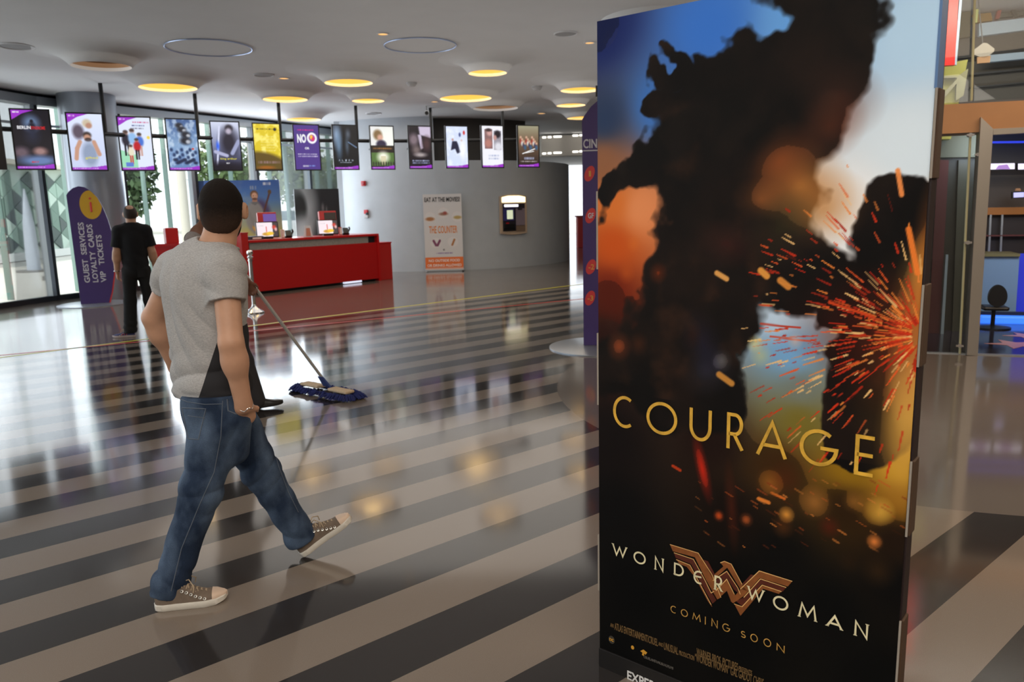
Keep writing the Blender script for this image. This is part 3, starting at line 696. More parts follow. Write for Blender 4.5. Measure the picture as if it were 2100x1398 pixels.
def cleaning_man():
    """the cleaner pushing the mop, mostly behind the walking man"""
    R = frame(62); r_, f_, u_ = R; B = np.array([-2.37, 6.12, 0]); P = lambda a, b, z: B+r_*a+f_*b+u_*z
    J = dict(head=P(0, .03, 1.55), neck=P(0, -.0, 1.40), chest=P(0, 0, 1.20), waist=P(0, 0, .95), pelvis=P(0, 0, .88), Rsh=P(.17, 0, 1.33), Lsh=P(-.17, 0, 1.33), Relb=at_y(478, 590, 6.05), Rwr=at_y(505, 578, 6.22),
             Lelb=at_y(397, 492, 5.86), Lwr=at_y(424, 446, 6.02), Rhip=P(.09, 0, .85), Lhip=P(-.09, 0, .85), Rknee=at_y(500, 740, 6.2), Rank=at_y(527, 822, 6.25), Lknee=P(-.06, -.02, .46), Lank=P(-.06, -.13, .09))
    J['Rtoe'] = frame(22)[1]; J['Ltoe'] = frame(40)[1]
    root = thing('person', 'cleaner in grey uniform and dark trousers pushing a blue mop behind the walking man', 'person', B)
    az = dict(head=40, chest=62, hip=55, tilt=8)
    hd = wr_dir(J['Rwr'], at_y(514, 592, 6.25)); body_parts(root, J, az, SKIN2, .010, hands={'R': (hd, np.array([.3, -.9, 0]), np.array([.2, 0, 1.]), .19, 1.2), 'L': (np.array([.05, .06, .12]), r_, f_)})
    gry = mat('uniform_grey', (134, 128, 126), .9, noise=.1, nscale=30); cuf = mat('uniform_cuff', (66, 64, 66), .9); trs = mat('charcoal_trousers', (48, 47, 50), .9, noise=.1, nscale=12)
    s = SDF(); s.u(erc(J['waist']-u_*.10, J['chest'], .160, .175, R, (1, .72, 1)), .04); s.u(rc(J['Rsh'], J['Lsh'], .068, .068), .07)
    for q in 'RL': s.u(rc(J['neck'], J[q+'sh'], .066, .06), .05); s.u(rc(J[q+'sh'], J[q+'elb'], .068, .066), .03)
    s.sub(ell(J['neck']+u_*.05, (.07, .07, .05), R), .01); s.cut(P(0, 0, .80), (0, 0, 1)); sh = sdf_obj('uniform_shirt', s, .010, gry, root)
    for q in 'RL':
        d = wr_dir(J[q+'sh'], J[q+'elb']); MB().tube([J[q+'elb']-d*.03, J[q+'elb']+d*.012], .0685, 20, cap=False).build('sleeve_cuff', cuf, sh, smooth=True)
    s = SDF(); s.u(ell(J['pelvis']-u_*.02, (.15, .115, .12), frame(55)), .05)
    for q in 'RL': s.u(rc(J[q+'hip'], J[q+'knee'], .092, .075), .03); s.u(rc(J[q+'knee'], J[q+'ank'], .075, .072), .03)
    sdf_obj('trousers', s, .010, trs, root)
    c = J['head']; Rh = frame(40, 8); s = SDF(); s.u(ell(c-Rh[1]*.012, (.081, .102, .105), Rh)); s.cut(c+Rh[1]*.06+u_*.025, -Rh[1]*.75+u_*.66); s.cut(c-u_*.09, u_)
    sdf_obj('hair', s, .008, mat('hair_black', (20, 17, 16), .7), root)
    bl = mat('black_leather', (22, 21, 20), .4); so = mat('black_rubber', (28, 26, 25), .7)
    shoe(J['Rank']*np.array([1, 1, 0])-J['Rtoe']*.07+np.array([0, 0, .006]), 22, 5, .28, bl, so, None, root, False, -1, .08); shoe(J['Lank']*np.array([1, 1, 0])-J['Ltoe']*.07, 40, 0, .28, bl, so, None, root, False, 1, .08)
    return settle(root), J
# ------------------------------------------------------------------ the setting
TH = math.radians(40.107); SW, S0 = .26566, 4.535          # floor stripes: direction, width, offset
CEIL = 4.0
FAC = [(-12.0, -6.), (-11.7, 1.5), (-11.2, 6.2), (-10.75, 8.6), (-10.25, 10.8), (-9.78, 12.95), (-9.18, 15.4), (-8.36, 17.0), (-7.45, 18.6), (-6.5, 20.2), (-5.55, 21.8), (-4.75, 23.2)]
ROOM = FAC+[(-4.75, 46), (13, 46), (13, -6)]
WHITE = mat('painted_white', (188, 188, 190), .7); GREYW = mat('wall_grey_paint', (178, 184, 190), .42, noise=.03, nscale=3)
ALU = mat('aluminium', (170, 176, 182), .35, metal=.7); DARKF = mat('frame_dark', (38, 41, 46), .45, metal=.3); BLACK = mat('black_plastic', (16, 16, 18), .4)
CHROME = mat('chrome', (225, 225, 225), .12, metal=1.); GLASS = glass_mat('clear_glass', (.96, .975, .96), .8)

def floor_material():
    m = bpy.data.materials.new('polished_terrazzo'); m.use_nodes = True; nt = m.node_tree; b = nt.nodes['Principled BSDF']; N = nt.nodes.new; L = nt.links.new
    def math_(op, a, bb=None):
        n = N('ShaderNodeMath'); n.operation = op
        for i, v in enumerate((a, bb)):
            if v is None: continue
            if isinstance(v, (int, float)): n.inputs[i].default_value = v
            else: L(v, n.inputs[i])
        return n.outputs[0]
    tc = N('ShaderNodeTexCoord'); sp = N('ShaderNodeSeparateXYZ'); L(tc.outputs['Object'], sp.inputs[0]); x, y = sp.outputs[0], sp.outputs[1]
    s = math_('ADD', math_('MULTIPLY', x, -math.sin(TH)), math_('MULTIPLY', y, math.cos(TH)))
    fr = math_('FRACT', math_('DIVIDE', math_('SUBTRACT', s, S0), 2*SW)); dark = math_('GREATER_THAN', fr, .5)
    yl = YEL; A, B = yl; dd = (B-A)/np.linalg.norm(B-A); nx, ny = -dd[1], dd[0]
    side = math_('ADD', math_('MULTIPLY', math_('SUBTRACT', x, float(A[0])), float(nx)), math_('MULTIPLY', math_('SUBTRACT', y, float(A[1])), float(ny)))
    inside = math_('LESS_THAN', side, 0.)
    dx, dy = math_('SUBTRACT', x, 3.41), math_('SUBTRACT', y, 6.6); r = math_('SQRT', math_('ADD', math_('MULTIPLY', dx, dx), math_('MULTIPLY', dy, dy)))
    circ = math_('GREATER_THAN', r, 3.016); zone = math_('MULTIPLY', inside, circ)
    ns = N('ShaderNodeTexNoise'); ns.inputs['Scale'].default_value = 420; ns.inputs['Detail'].default_value = 2; L(tc.outputs['Object'], ns.inputs['Vector'])
    big = N('ShaderNodeTexNoise'); big.inputs['Scale'].default_value = .8; big.inputs['Detail'].default_value = 3; L(tc.outputs['Object'], big.inputs['Vector'])
    def rgb(c): n = N('ShaderNodeRGB'); n.outputs[0].default_value = L4(c); return n.outputs[0]
    def mix(f, a, c, bt='MIX'):
        n = N('ShaderNodeMix'); n.data_type = 'RGBA'; n.blend_type = bt
        if isinstance(f, float): n.inputs[0].default_value = f
        else: L(f, n.inputs[0])
        L(a, n.inputs[6]); L(c, n.inputs[7]); return n.outputs[2]
    st = mix(dark, rgb((124, 113, 103)), rgb((47, 44, 43))); col = mix(zone, rgb((104, 96, 90)), st)
    mr = N('ShaderNodeMapRange'); mr.inputs[1].default_value = .3; mr.inputs[2].default_value = .7; mr.inputs[3].default_value = .88; mr.inputs[4].default_value = 1.12; L(ns.outputs['Fac'], mr.inputs[0])
    col = mix(1., col, mr.outputs[0], 'MULTIPLY'); L(col, b.inputs['Base Color'])
    mr2 = N('ShaderNodeMapRange'); mr2.inputs[1].default_value = .3; mr2.inputs[2].default_value = .7; mr2.inputs[3].default_value = .07; mr2.inputs[4].default_value = .13; L(big.outputs['Fac'], mr2.inputs[0])
    L(mr2.outputs[0], b.inputs['Roughness']); b.inputs['IOR'].default_value = 1.6
    return m
YEL = (at_z(0, 733)[:2], at_z(1190, 583)[:2])
def poly_obj(name, poly, z0, z1, m, **kw):
    return MB().prism([p for p in poly], (0, 0, z0), (1, 0, 0), (0, 1, 0), (0, 0, 1), z1-z0).build(name, m, **kw)
poly_obj('floor', ROOM, -.3, 0, floor_material(), kind='structure')
poly_obj('ceiling', ROOM, CEIL, CEIL+.3, mat('ceiling_plaster', (204, 204, 206), .8, noise=.02, nscale=2), kind='structure')
def strip(name, a, b, w, m, z=.002):
    a = np.array(list(a)+[0])[:3]; b = np.array(list(b)+[0])[:3]; d = (b-a)/np.linalg.norm(b-a); n = np.array([-d[1], d[0], 0])
    return MB().prism([(0, -w/2), (np.linalg.norm(b-a), -w/2), (np.linalg.norm(b-a), w/2), (0, w/2)], a, d, n, (0, 0, 1), z).build(name, m, kind='structure')
ya, yb = YEL; yd = (yb-ya)/np.linalg.norm(yb-ya)
strip('trim_1', ya-yd*1.5, ya+yd*11.4, .055, mat('tape_yellow', (205, 195, 60), .4))
ra, rb = at_z(170, 712)[:2], at_z(1172, 615)[:2]; rd = (rb-ra)/np.linalg.norm(rb-ra)
strip('trim_2', ra-rd*1.6, rb+rd*.5, .045, mat('tape_red', (205, 60, 45), .4))

# glazed front, one window per bay
for i in range(len(FAC)-1):
    a = np.array(FAC[i]+(0,)); b = np.array(FAC[i+1]+(0,)); Lb = np.linalg.norm(b-a); d = (b-a)/Lb; n = np.array([-d[1], d[0], 0])   # n points outdoors
    Rm = np.array([d, n, [0, 0, 1]]).T; mid = (a+b)/2
    w = MB().box(mid+[0, 0, .05], (Lb, .12, .10), Rm).box(mid+[0, 0, CEIL-.03], (Lb, .14, .06), Rm).build('window_%d' % (i+1), DARKF, kind='structure')
    MB().box(mid+[0, 0, CEIL-.14]-n*.02, (Lb, .30, .16), Rm).build('soffit', ALU, w)
    MB().box(mid+[0, 0, 3.42], (Lb, .05, .045), Rm).build('transom', ALU, w)
    MB().box(mid+[0, 0, 1.95], (Lb-.16, .014, 3.7), Rm).build('pane', GLASS, w)
    MB().box(b+[0, 0, 1.95]+d*.0, (.06, .22, 3.7), Rm).build('mullion', DARKF, w)
    MB().box(b+[0, 0, 1.95]-d*.085-n*.03, (.10, .14, 3.7), Rm).build('mullion_cover', ALU, w)
    if i > 3:
        for q in (.36, .68):
            MB().box(a+d*Lb*q+[0, 0, 1.95]+n*.22, (.014, .16, 3.7), Rm).build('glass_fin', mat('fin_glass', (120, 150, 142), .2), w)

# the curved grey wall, tall on the left and lower towards the right
CX, CY, CR = -2.2, 24.62, 4.1
def curved(name, a0, a1, h, z0=0, r=CR, m=GREYW, th=.2):
    n = max(6, int(abs(a1-a0)/3)); mb = MB(); vs = []
    for i in range(n+1):
        g = math.radians(a0+(a1-a0)*i/n)
        for rr in (r, r-th):
            for z in (z0, h): vs.append((CX+rr*math.sin(g), CY-rr*math.cos(g), z))
    fs = []
    for i in range(n):
        o = 4*i; p = o+4; fs += [(o, p, p+1, o+1), (o+3, p+3, p+2, o+2), (o+1, p+1, p+3, o+3), (o, o+2, p+2, p)]
    fs += [(0, 1, 3, 2), (4*n, 4*n+2, 4*n+3, 4*n+1)]
    return mb.add(vs, fs).build(name, m, smooth=True, kind='structure')
curved('wall_back', -34, 4, CEIL); curved('wall_centre', 4, 125, 2.88)
MB().box((-4.68, 22.3, 2), (.2, 2.2, 4), math.radians(8)).build('wall_return', GREYW, kind='structure')
curved('wall_recess', 3.5, 48, CEIL, 2.7, CR-.45, mat('bulkhead_dark', (66, 63, 60), .7), .3)
T3 = MB().box((4.2, 26.6, 3.62), (6.2, .5, .66), math.radians(4)).build('trim_3', mat('bulkhead_pale', (196, 190, 182), .7), kind='structure')
MB().box((4, -6.1, 2), (34, .2, 4.2)).build('wall_rear', mat('rear_wall', (150, 140, 130), .8), kind='structure')
MB().box((13.1, 20, 2), (.2, 52, 4.2)).build('wall_side', mat('side_wall', (128, 116, 106), .8), kind='structure')
MB().box((-1.3, 46.1, 2), (7., .2, 4.2)).build('wall_far', WHITE, kind='structure'); MB().box((9.6, 46.1, 2), (7, .2, 4.2)).build('wall_far', WHITE, kind='structure')
for k, (px0, px1) in enumerate([(1112, 1120), (1123, 1131), (1135, 1152), (1174, 1186), (1188, 1196), (1200, 1216), (1222, 1236)]):
    for zz, nm in ((282, 'upper'), (315, 'lower')):
        a, b = at_y(px0, zz-(px0-1112)*.06, 25.9), at_y(px1, zz-(px1-1112)*.06, 25.9)
        MB().box((a+b)/2, (b[0]-a[0], .08, .06), bev=.02).build('strip_light', mat('strip_light_glow', (255, 250, 240), .5, emit=(255, 250, 240), estr=2.2), T3)

# round columns
def column(name, c, r, m, label):
    o = MB().lathe([(r, 0), (r, CEIL)], 64).build(name, m, smooth=True); o.location = (c[0], c[1], 0); o['kind'] = 'structure'; return o
column('column', (-8.28, 15.75), .52, mat('column_metal', (150, 156, 165), .32, metal=.6), '')
column('column', (1.98, 10.6), .72, mat('column_white', (214, 214, 216), .6), '')

# ------------------------------------------------------------------ ceiling fittings
PL = mat('funnel_plaster', (206, 206, 208), .8)
WARM = mat('lamp_glow', (40, 30, 10), .6, emit=(255, 190, 78), estr=1.25); WARM2 = mat('lamp_glow_hot', (40, 30, 10), .6, emit=(255, 206, 120), estr=11.); DIM = mat('lamp_unlit', (170, 132, 98), .7)
LAMPS = [(208, 136, 102, 0, 'unlit, nearest the window column'), (345, 180, 105, 1, 'over the screens third and fourth from the left'), (585, 204, 88, 1, 'over the yellow screen'), (623, 245, 68, 1, 'smallest, low above the purple NO screen'),
         (715, 170, 97, 1, 'between the two thin ceiling rings'), (1000, 150, 80, 1, 'below right of the right-hand ceiling ring'), (755, 207, 66, 1, 'over the dark screen beside the NO screen'),
         (955, 202, 108, 1, 'largest, with its bright inner disc showing'), (1016, 222, 95, 0, 'unlit, behind the largest lit one'), (1190, 185, 82, 1, 'half hidden by the tall poster box, upper of three'), (1171, 216, 61, 1, 'near the poster box, middle of three'), (1192, 242, 60, 1, 'behind the purple floor directory, lowest of three')]
for px, py, w, lit, lab in LAMPS:
    c = at_z(px, py, 3.79); r = w*np.linalg.norm(c-CAM_O)/F_PX/2*.95
    t = thing('ceiling_lamp', 'white funnel ceiling lamp '+lab, 'lamp', (c[0], c[1], CEIL), group='funnel lamps on the ceiling')
    MB().lathe([(2.5*r, 0), (2.0*r, -.012), (1.6*r, -.045), (1.3*r, -.10), (1.1*r, -.165), (1.01*r, -.21), (.98*r, -.213), (1.0*r, -.16)], 48, cap=False).build('shade', PL, t, smooth=True)
    MB().lathe([(1.0*r, -.165), (.97*r, -.08), (.80*r, -.02), (.0, -.015)], 48, cap=False).build('diffuser', WARM if lit else DIM, t, smooth=True)
    if lit: MB().lathe([(.55*r, -.017), (.53*r, -.028), (0, -.028)], 32, cap=False).build('bulb_plate', WARM2, t, smooth=True)
for px, py, w, lab in [(428, 97, 148, 'left'), (862, 92, 136, 'right')]:
    c = at_z(px, py, CEIL); r = w*np.linalg.norm(c-CAM_O)/F_PX/2
    t = thing('ceiling_ring', '%s of the two thin bluish metal rings let into the ceiling' % lab, 'ceiling ring', (c[0], c[1], CEIL), group='thin ceiling rings')
    MB().tube([(r*math.cos(g), r*math.sin(g), -.012) for g in np.linspace(0, 2*PI, 73)], .008, 8).build('rim', mat('ring_blue_metal', (190, 206, 240), .3, metal=1.), t, smooth=True)
    MB().lathe([(r*.98, -.004), (0, -.004)], 48, cap=False).build('cover', PL, t)
for px, py, w, lab in [(785, 69, 22, 'nearest, above the right ceiling ring'), (582, 160, 20, 'left of the centre lamps'), (557, 227, 14, 'above the screens near the window'), (1000, 170, 17, 'behind the lamp right of the rings'), (1070, 199, 17, 'right of the largest lamp'), (891, 208, 16, 'left of the largest lamp'), (1110, 232, 18, 'brightest, above the last screen'), (1209, 87, 20, 'beside the top of the poster box')]:
    c = at_z(px, py, CEIL); r = w*np.linalg.norm(c-CAM_O)/F_PX/2*.9
    t = thing('downlight', 'small warm recessed downlight '+lab, 'downlight', (c[0], c[1], CEIL), group='small warm downlights')
    MB().lathe([(r*1.2, 0), (r*1.2, -.012), (r, -.014), (r*.9, -.002)], 24, cap=False).build('rim', PL, t, smooth=True)
    MB().lathe([(r*.92, -.004), (0, -.004)], 24, cap=False).build('lens', mat('downlight_glow', (60, 40, 20), .5, emit=(255, 190, 110), estr=2.4 if 'bright' in lab else 1.3), t)
for px, py, w, lab in [(35, 94, 56, 'at the left edge near the window front'), (541, 153, 38, 'between the two leftmost lit lamps and the centre'), (1160, 68, 46, 'left of the poster box'), (766, 232, 30, 'above the screen with a landscape')]:
    c = at_z(px, py, CEIL); r = w*np.linalg.norm(c-CAM_O)/F_PX/2
    t = thing('ceiling_speaker', 'round flush white ceiling speaker '+lab, 'speaker', (c[0], c[1], CEIL), group='round ceiling speakers')
    MB().lathe([(r, 0), (r, -.014), (r*.92, -.018), (r*.88, -.008)], 32, cap=False).build('rim', PL, t, smooth=True); MB().lathe([(r*.9, -.009), (0, -.012)], 32, cap=False).build('grille', mat('speaker_grille', (150, 150, 152), .8), t)
for px, py, lab in [(844, 169, 'in the middle of the ceiling'), (1101, 177, 'right of the largest lamp')]:
    c = at_z(px, py, CEIL)
    t = thing('smoke_detector', 'small white smoke detector '+lab, 'smoke detector', (c[0], c[1], CEIL), group='smoke detectors')
    MB().lathe([(.10, 0), (.10, -.03), (.06, -.075), (.0, -.08)], 20, cap=False).build('housing', WHITE, t, smooth=True); MB().lathe([(.105, 0), (.105, -.012)], 20).build('base', PL, t)
for px, py, lab in [(874, 222, 'above the screens in front of the grey wall'), (110, 205, 'at the top of the window left of the metal column')]:
    c = at_z(px, py, CEIL-.05)
    t = thing('security_camera', 'small security camera '+lab, 'camera', (c[0], c[1], CEIL))
    MB().tube([(0, 0, 0), (0, 0, -.10)], .02, 10).build('mount', WHITE, t); MB().tube([(0, .1, -.13), (.02, -.12, -.17)], .055, 14).build('housing', ALU, t, smooth=True); MB().tube([(.02, -.12, -.17), (.022, -.14, -.173)], .04, 14).build('lens', BLACK, t)
# ------------------------------------------------------------------ outdoors, seen through the glass
MB().box((-15, 20, -.13), (120, 160, .2)).build('terrace', mat('terrace_stone', (214, 210, 202), .8, noise=.04, nscale=.6), kind='structure')
A, B = at_z(-10, 542), at_z(95, 529); d = (B-A)/np.linalg.norm(B-A); n = np.array([d[1], -d[0], 0]);
if n.dot(-A) < 0: n = -n     # towards the cinema
def pavilion():
    t = thing('pavilion', 'low pavilion clad in green and white triangular panels beyond the window', 'building', A, math.atan2(d[1], d[0]))
    MB().box((2.6, 1.2, 1.9), (13, 2.0, 3.7)).build('wall', mat('pavilion_wall', (190, 205, 196), .8), t); MB().box((2.6, 1.1, 3.85), (13.4, 2.6, .18)).build('roof', mat('pavilion_roof', (220, 214, 196), .7), t)
    MB().box((2.6, .15, .16), (13, .1, .32)).build('plinth', mat('pavilion_plinth', (225, 228, 226), .7), t)
    w, h = .72, .74; sgn = -1
    ms = [mat('panel_pale', (150, 180, 165), .5), mat('panel_mid', (100, 130, 117), .5), mat('panel_dark', (56, 76, 72), .5), mat('panel_white', (186, 208, 196), .5)]
    me = []
    for k in (0, 1):
        pts = [(0, -h/2), (w, 0), (0, h/2)] if k == 0 else [(w, -h/2), (w, h/2), (0, 0)]
        pts = [(p[0]*.95+.018, p[1]*.94) for p in pts]
        o = MB().prism(pts, (0, 0, 0), (1, 0, 0), (0, 0, 1), (0, -1, 0), .05).build('panel', ms[0], t); me.append(o.data); bpy.data.objects.remove(o)
    rg = random.Random(5); cnt = 0
    for i in range(15):
        for j in range(9):
            for k in (0, 1):
                if cnt >= 290: break
                o = link('panel', me[k], t); o.location = (-3.6+i*w, .19, .62+(j*.5)*h+(.0 if (i+k) % 2 else 0)); 
                if (j % 2) == (k ^ (i % 2)): bpy.data.objects.remove(o); continue
                if o.location.z > 3.5: bpy.data.objects.remove(o); continue
                o.material_slots[0].link = 'OBJECT'; o.material_slots[0].material = rg.choice([ms[0], ms[0], ms[1], ms[1], ms[2], ms[3]]) if k == 0 else rg.choice([ms[1], ms[1], ms[2], ms[0]])
                o.location.y = .19+rg.uniform(-.015, .015); cnt += 1
pavilion()
def leafmass(rg, c, rad, n, ls):
    mb = MB()
    for _ in range(n):
        q = np.array([rg.gauss(0, 1) for _ in range(3)]); q /= np.linalg.norm(q); p = np.asarray(c)+q*np.asarray(rad)*(rg.random()**.35)
        a = np.array([rg.gauss(0, 1) for _ in range(3)]); a /= np.linalg.norm(a); b = np.cross(a, q); b /= np.linalg.norm(b)+1e-9; l = ls*rg.uniform(.7, 1.3)
        mb.add([p-a*l, p+b*l*.5, p+a*l, p-b*l*.5], [(0, 1, 2, 3)])
    return mb
LEAF = [mat('leaf_a', (84, 106, 62), .7), mat('leaf_b', (66, 90, 56), .7), mat('leaf_c', (110, 126, 80), .7)]; BARK = mat('bark', (96, 84, 72), .9)
def tree(x, y, h, lab, k, rad):
    rg = random.Random(int(x*10+y)); t = thing('tree', lab, 'tree', (x, y, -.03), group='trees outside the glass front')
    MB().tube([(0, 0, 0), (.05, 0, h*.35), (-.05, .05, h*.6), (0, 0, h*.8)], [.16, .13, .10, .05], 10).tube([(.0, 0, h*.4), (.5, .1, h*.62)], [.08, .03], 8).tube([(.0, 0, h*.45), (-.5, -.1, h*.66)], [.07, .03], 8).build('trunk', BARK, t, smooth=True)
    f = leafmass(rg, (0, 0, h*.68), (rad, rad, h*.34), 1500, .17).build('foliage', LEAF[k], t); f['kind'] = 'stuff'
tree(-13.5, 27.5, 4.6, 'small tree left of the round metal column, beyond the glass', 1, 1.2)
tree(-13.2, 36.5, 5.2, 'leafy tree between the person in black and the banjo poster, beyond the glass', 0, 1.6)
tree(-9.6, 36., 5.0, 'tree behind the left edge of the banjo poster, beyond the glass', 2, 1.5)
tree(-9.0, 41.5, 4.6, 'green tree behind the yellow screen, beyond the glass', 0, 1.9)
tree(-6.2, 37., 4.2, 'bushy tree behind the dark poster board, beyond the glass', 1, 1.9)
def pillar(x, y, lab, m, r):
    t = thing('outdoor_post', lab, 'post', (x, y, -.03)); MB().lathe([(r, 0), (r, 4.4)], 20).build('shaft', m, t, smooth=True); MB().lathe([(r*1.5, 0), (r*1.5, .12)], 20).build('foot', m, t)
pillar(-12.6, 21.0, 'grey post outside the glass in front of the triangular panels', mat('post_grey', (150, 146, 142), .6), .11)
pillar(-10.2, 24.5, 'pale post outside the glass behind the man in black', mat('post_pale', (196, 192, 182), .6), .14)
pillar(-9.35, 28.5, 'thin grey lamp post outside the glass left of the banjo poster', mat('post_grey', (150, 146, 142), .6), .05)
t = thing('outdoor_sculpture', 'white pointed cone sculpture standing outside before the triangular panels', 'sculpture', (-15.2, 24.6, -.03))
MB().lathe([(.2, 0), (.19, .8), (.16, 1.5), (.09, 2.1), (.02, 2.6)], 28).build('cone', mat('sculpture_white', (214, 222, 236), .4), t, smooth=True); MB().lathe([(.5, 0), (.5, .06)], 28).build('base', mat('post_grey', (150, 146, 142)), t)
t = thing('garden_wall', 'long low white wall outside behind the counter posters', 'wall', (-8.5, 33.5, -.03), math.radians(12))
MB().box((0, 0, .5), (15, .3, 1.0)).build('wall', mat('garden_white', (225, 225, 222), .7), t); MB().box((0, 0, 1.03), (15.1, .4, .07)).build('coping', mat('garden_coping', (205, 205, 200), .7), t)
t = thing('parked_van', 'white van parked outside between the two poster boards', 'van', (-7.35, 29.6, -.03), math.radians(8))
b = MB().box((0, 0, .95), (3.6, 1.6, 1.1), bev=.2).box((-.2, 0, 1.6), (2.7, 1.5, .5), bev=.2).build('body', mat('van_white', (232, 234, 236), .3), t, smooth=True)
MB().box((-.2, -.755, 1.55), (2.2, .02, .38)).build('window', mat('van_glass', (90, 104, 112), .15), t)
for q in (-1.1, 1.1): MB().tube([(q, -.82, .32), (q, -.62, .32)], .33, 20).build('wheel', BLACK, t)
# ------------------------------------------------------------------ screens
PUR = (150, 50, 190); FRAME = mat('screen_frame', (14, 14, 16), .35); CASE = mat('screen_case', (120, 122, 126), .5)
EW = mat('print_white_glow', (0, 0, 0), .5, emit=(240, 240, 245), estr=1.); ER = mat('print_red_glow', (0, 0, 0), .5, emit=(205, 40, 45), estr=1.); EP = mat('print_pink_glow', (0, 0, 0), .5, emit=(220, 30, 130), estr=1.)
EY = mat('print_yellow_glow', (0, 0, 0), .5, emit=(225, 215, 60), estr=1.); EG = mat('print_grey_glow', (0, 0, 0), .5, emit=(175, 185, 200), estr=1.); EK = mat('print_dark_glow', (0, 0, 0), .5, emit=(40, 40, 40), estr=1.); EB = mat('print_gold_glow', (0, 0, 0), .5, emit=(160, 110, 50), estr=1.)
SCR = vcol_mat('screen_picture', .25, emit=1.15)
def foot(a, seed=0):
    a.poly([(0, 1.01), (0, .955), (.35, .958), (.7, .945), (1, .915), (1, 1.01)], PUR); a.words(.06, .968, .75, .012, (225, 190, 235), seed, .8); return a
def corner(a):
    a.poly([(0, 0), (.62, 0), (.3, .06), (.0, .17)], PUR); a.words(.04, .03, .24, .02, (235, 220, 240), 3, .9); return a
def person_blob(a, x, y, s, head, body, legs=None):
    a.blob(x, y, .055*s, .032*s, head, .3); a.blob(x, y-.018*s, .06*s, .026*s, (50, 36, 34), .3, .8); a.blob(x, y+.10*s, .10*s, .085*s, body, .25)
    if legs: a.rect(x-.055*s, y+.16*s, x-.01*s, y+.33*s, legs).rect(x+.01*s, y+.16*s, x+.055*s, y+.33*s, legs)
def screens_art():
    L = []
    a = Art(64, 112, (20, 17, 26)); a.blob(.5, .22, .17, .10, (120, 150, 190), .9); a.blob(.52, .19, .045, .03, (22, 20, 30), .3).blob(.52, .29, .09, .09, (22, 20, 32), .4); a.blob(.5, .42, .16, .12, (40, 46, 70), .9, .7)
    a.blob(.16, .72, .20, .09, (98, 82, 92), .5).blob(.68, .70, .21, .085, (40, 26, 30), .3).blob(.66, .70, .17, .065, (150, 118, 116), .5).blob(.6, .86, .5, .085, (96, 120, 165), .5); corner(a); foot(a, 1); L.append(a)
    a = Art(64, 112, (206, 214, 238)); a.vgrad([(0, (214, 222, 242)), (1, (190, 200, 230))]); a.blob(.28, .32, .16, .13, (90, 78, 92), .3).blob(.55, .17, .13, .075, (196, 182, 158), .3).blob(.60, .21, .09, .05, (176, 132, 112), .3)
    a.blob(.52, .38, .12, .06, (52, 40, 38), .3).blob(.52, .42, .10, .055, (186, 140, 118), .3).blob(.54, .46, .10, .035, (62, 44, 40), .3).blob(.55, .72, .22, .22, (138, 152, 178), .3)
    a.line(.2, .62, .3, .5, .06, (190, 145, 124)).line(.2, .62, .15, .8, .06, (190, 145, 124)).line(.82, .72, .7, .5, .06, (190, 145, 124)); corner(a); foot(a, 2); L.append(a)
    a = Art(64, 112, (214, 222, 240)); a.poly([(0, .62), (.5, .72), (.5, 1), (0, 1)], (150, 212, 176)); a.words(.46, .08, .95, .03, (190, 60, 110), 5).words(.42, .14, .85, .03, (70, 80, 130), 6).words(.38, .20, .8, .02, (120, 120, 140), 8); a.blob(.9, .38, .05, .03, (230, 200, 70))
    for x, y, s, b, g in ((.2, .30, 1.3, (40, 36, 50), (30, 28, 40)), (.4, .27, 1.3, (140, 180, 225), None), (.62, .34, 1.2, (70, 110, 200), (196, 160, 150)), (.52, .44, 1.1, (180, 30, 40), (24, 24, 30)), (.32, .56, 1.0, (220, 214, 190), (190, 60, 60))): person_blob(a, x, y, s, (206, 164, 146), b, g)
    a.rect(.12, .86, .36, .94, (90, 120, 200)); corner(a); foot(a, 3); L.append(a)
    a = Art(64, 112, (90, 120, 165)); a.vgrad([(0, (62, 90, 140)), (.5, (130, 160, 196)), (1, (96, 126, 176))]); nz = vnoise(112, 64, 5, 4); a.mix(np.clip((nz-.5)*3, 0, .6), (205, 220, 236))
    for x, y, r in ((.42, .12, .1), (.5, .2, .12), (.62, .3, .13), (.6, .42, .15)): a.blob(x, y, r*1.2, r*.5, (36, 38, 48), .4).blob(x+.08, y+.02, r*.5, r*.25, (176, 180, 190), .4)
    for k in range(14): a.blob(.1+.06*k+.02*(k % 3), .60+.05*((k*7) % 5), .05, .035, (40, 58, 96), .5)
    for k in range(10): a.blob(.2+.075*k, .80+.02*((k*3) % 4), .07, .03, (34, 42, 70), .5)
    a.blob(.82, .58, .04, .02, (190, 60, 50)); foot(a, 4); L.append(a)
    a = Art(64, 112, (150, 156, 190)); a.vgrad([(0, (206, 212, 232)), (.5, (120, 126, 160)), (1, (24, 22, 36))]); a.blob(.60, .42, .3, .28, (38, 36, 50), .5).blob(.64, .13, .14, .075, (46, 42, 52), .3).blob(.62, .19, .10, .06, (176, 168, 186), .4).line(.12, .95, .3, .1, .03, (206, 210, 235)).blob(.2, .50, .05, .08, (40, 90, 230), .8)
    a.line(.7, .65, .95, .40, .07, (150, 156, 190)).line(.1, .62, .5, .70, .06, (170, 172, 204)).blob(.3, .95, .7, .10, (22, 20, 32), .6); L.append(a)
    a = Art(64, 112, (214, 190, 40)); nz = vnoise(112, 64, 4, 9); a.mix(np.clip((nz-.5)*4, 0, .8), (250, 236, 130)); a.words(.12, .10, .75, .028, (70, 60, 20), 3).blob(.82, .115, .06, .035, (40, 36, 30), .2)
    for k in range(6): a.words(.25, .26+.06*k, .8, .03, (232, 220, 130), 10+k, .8)
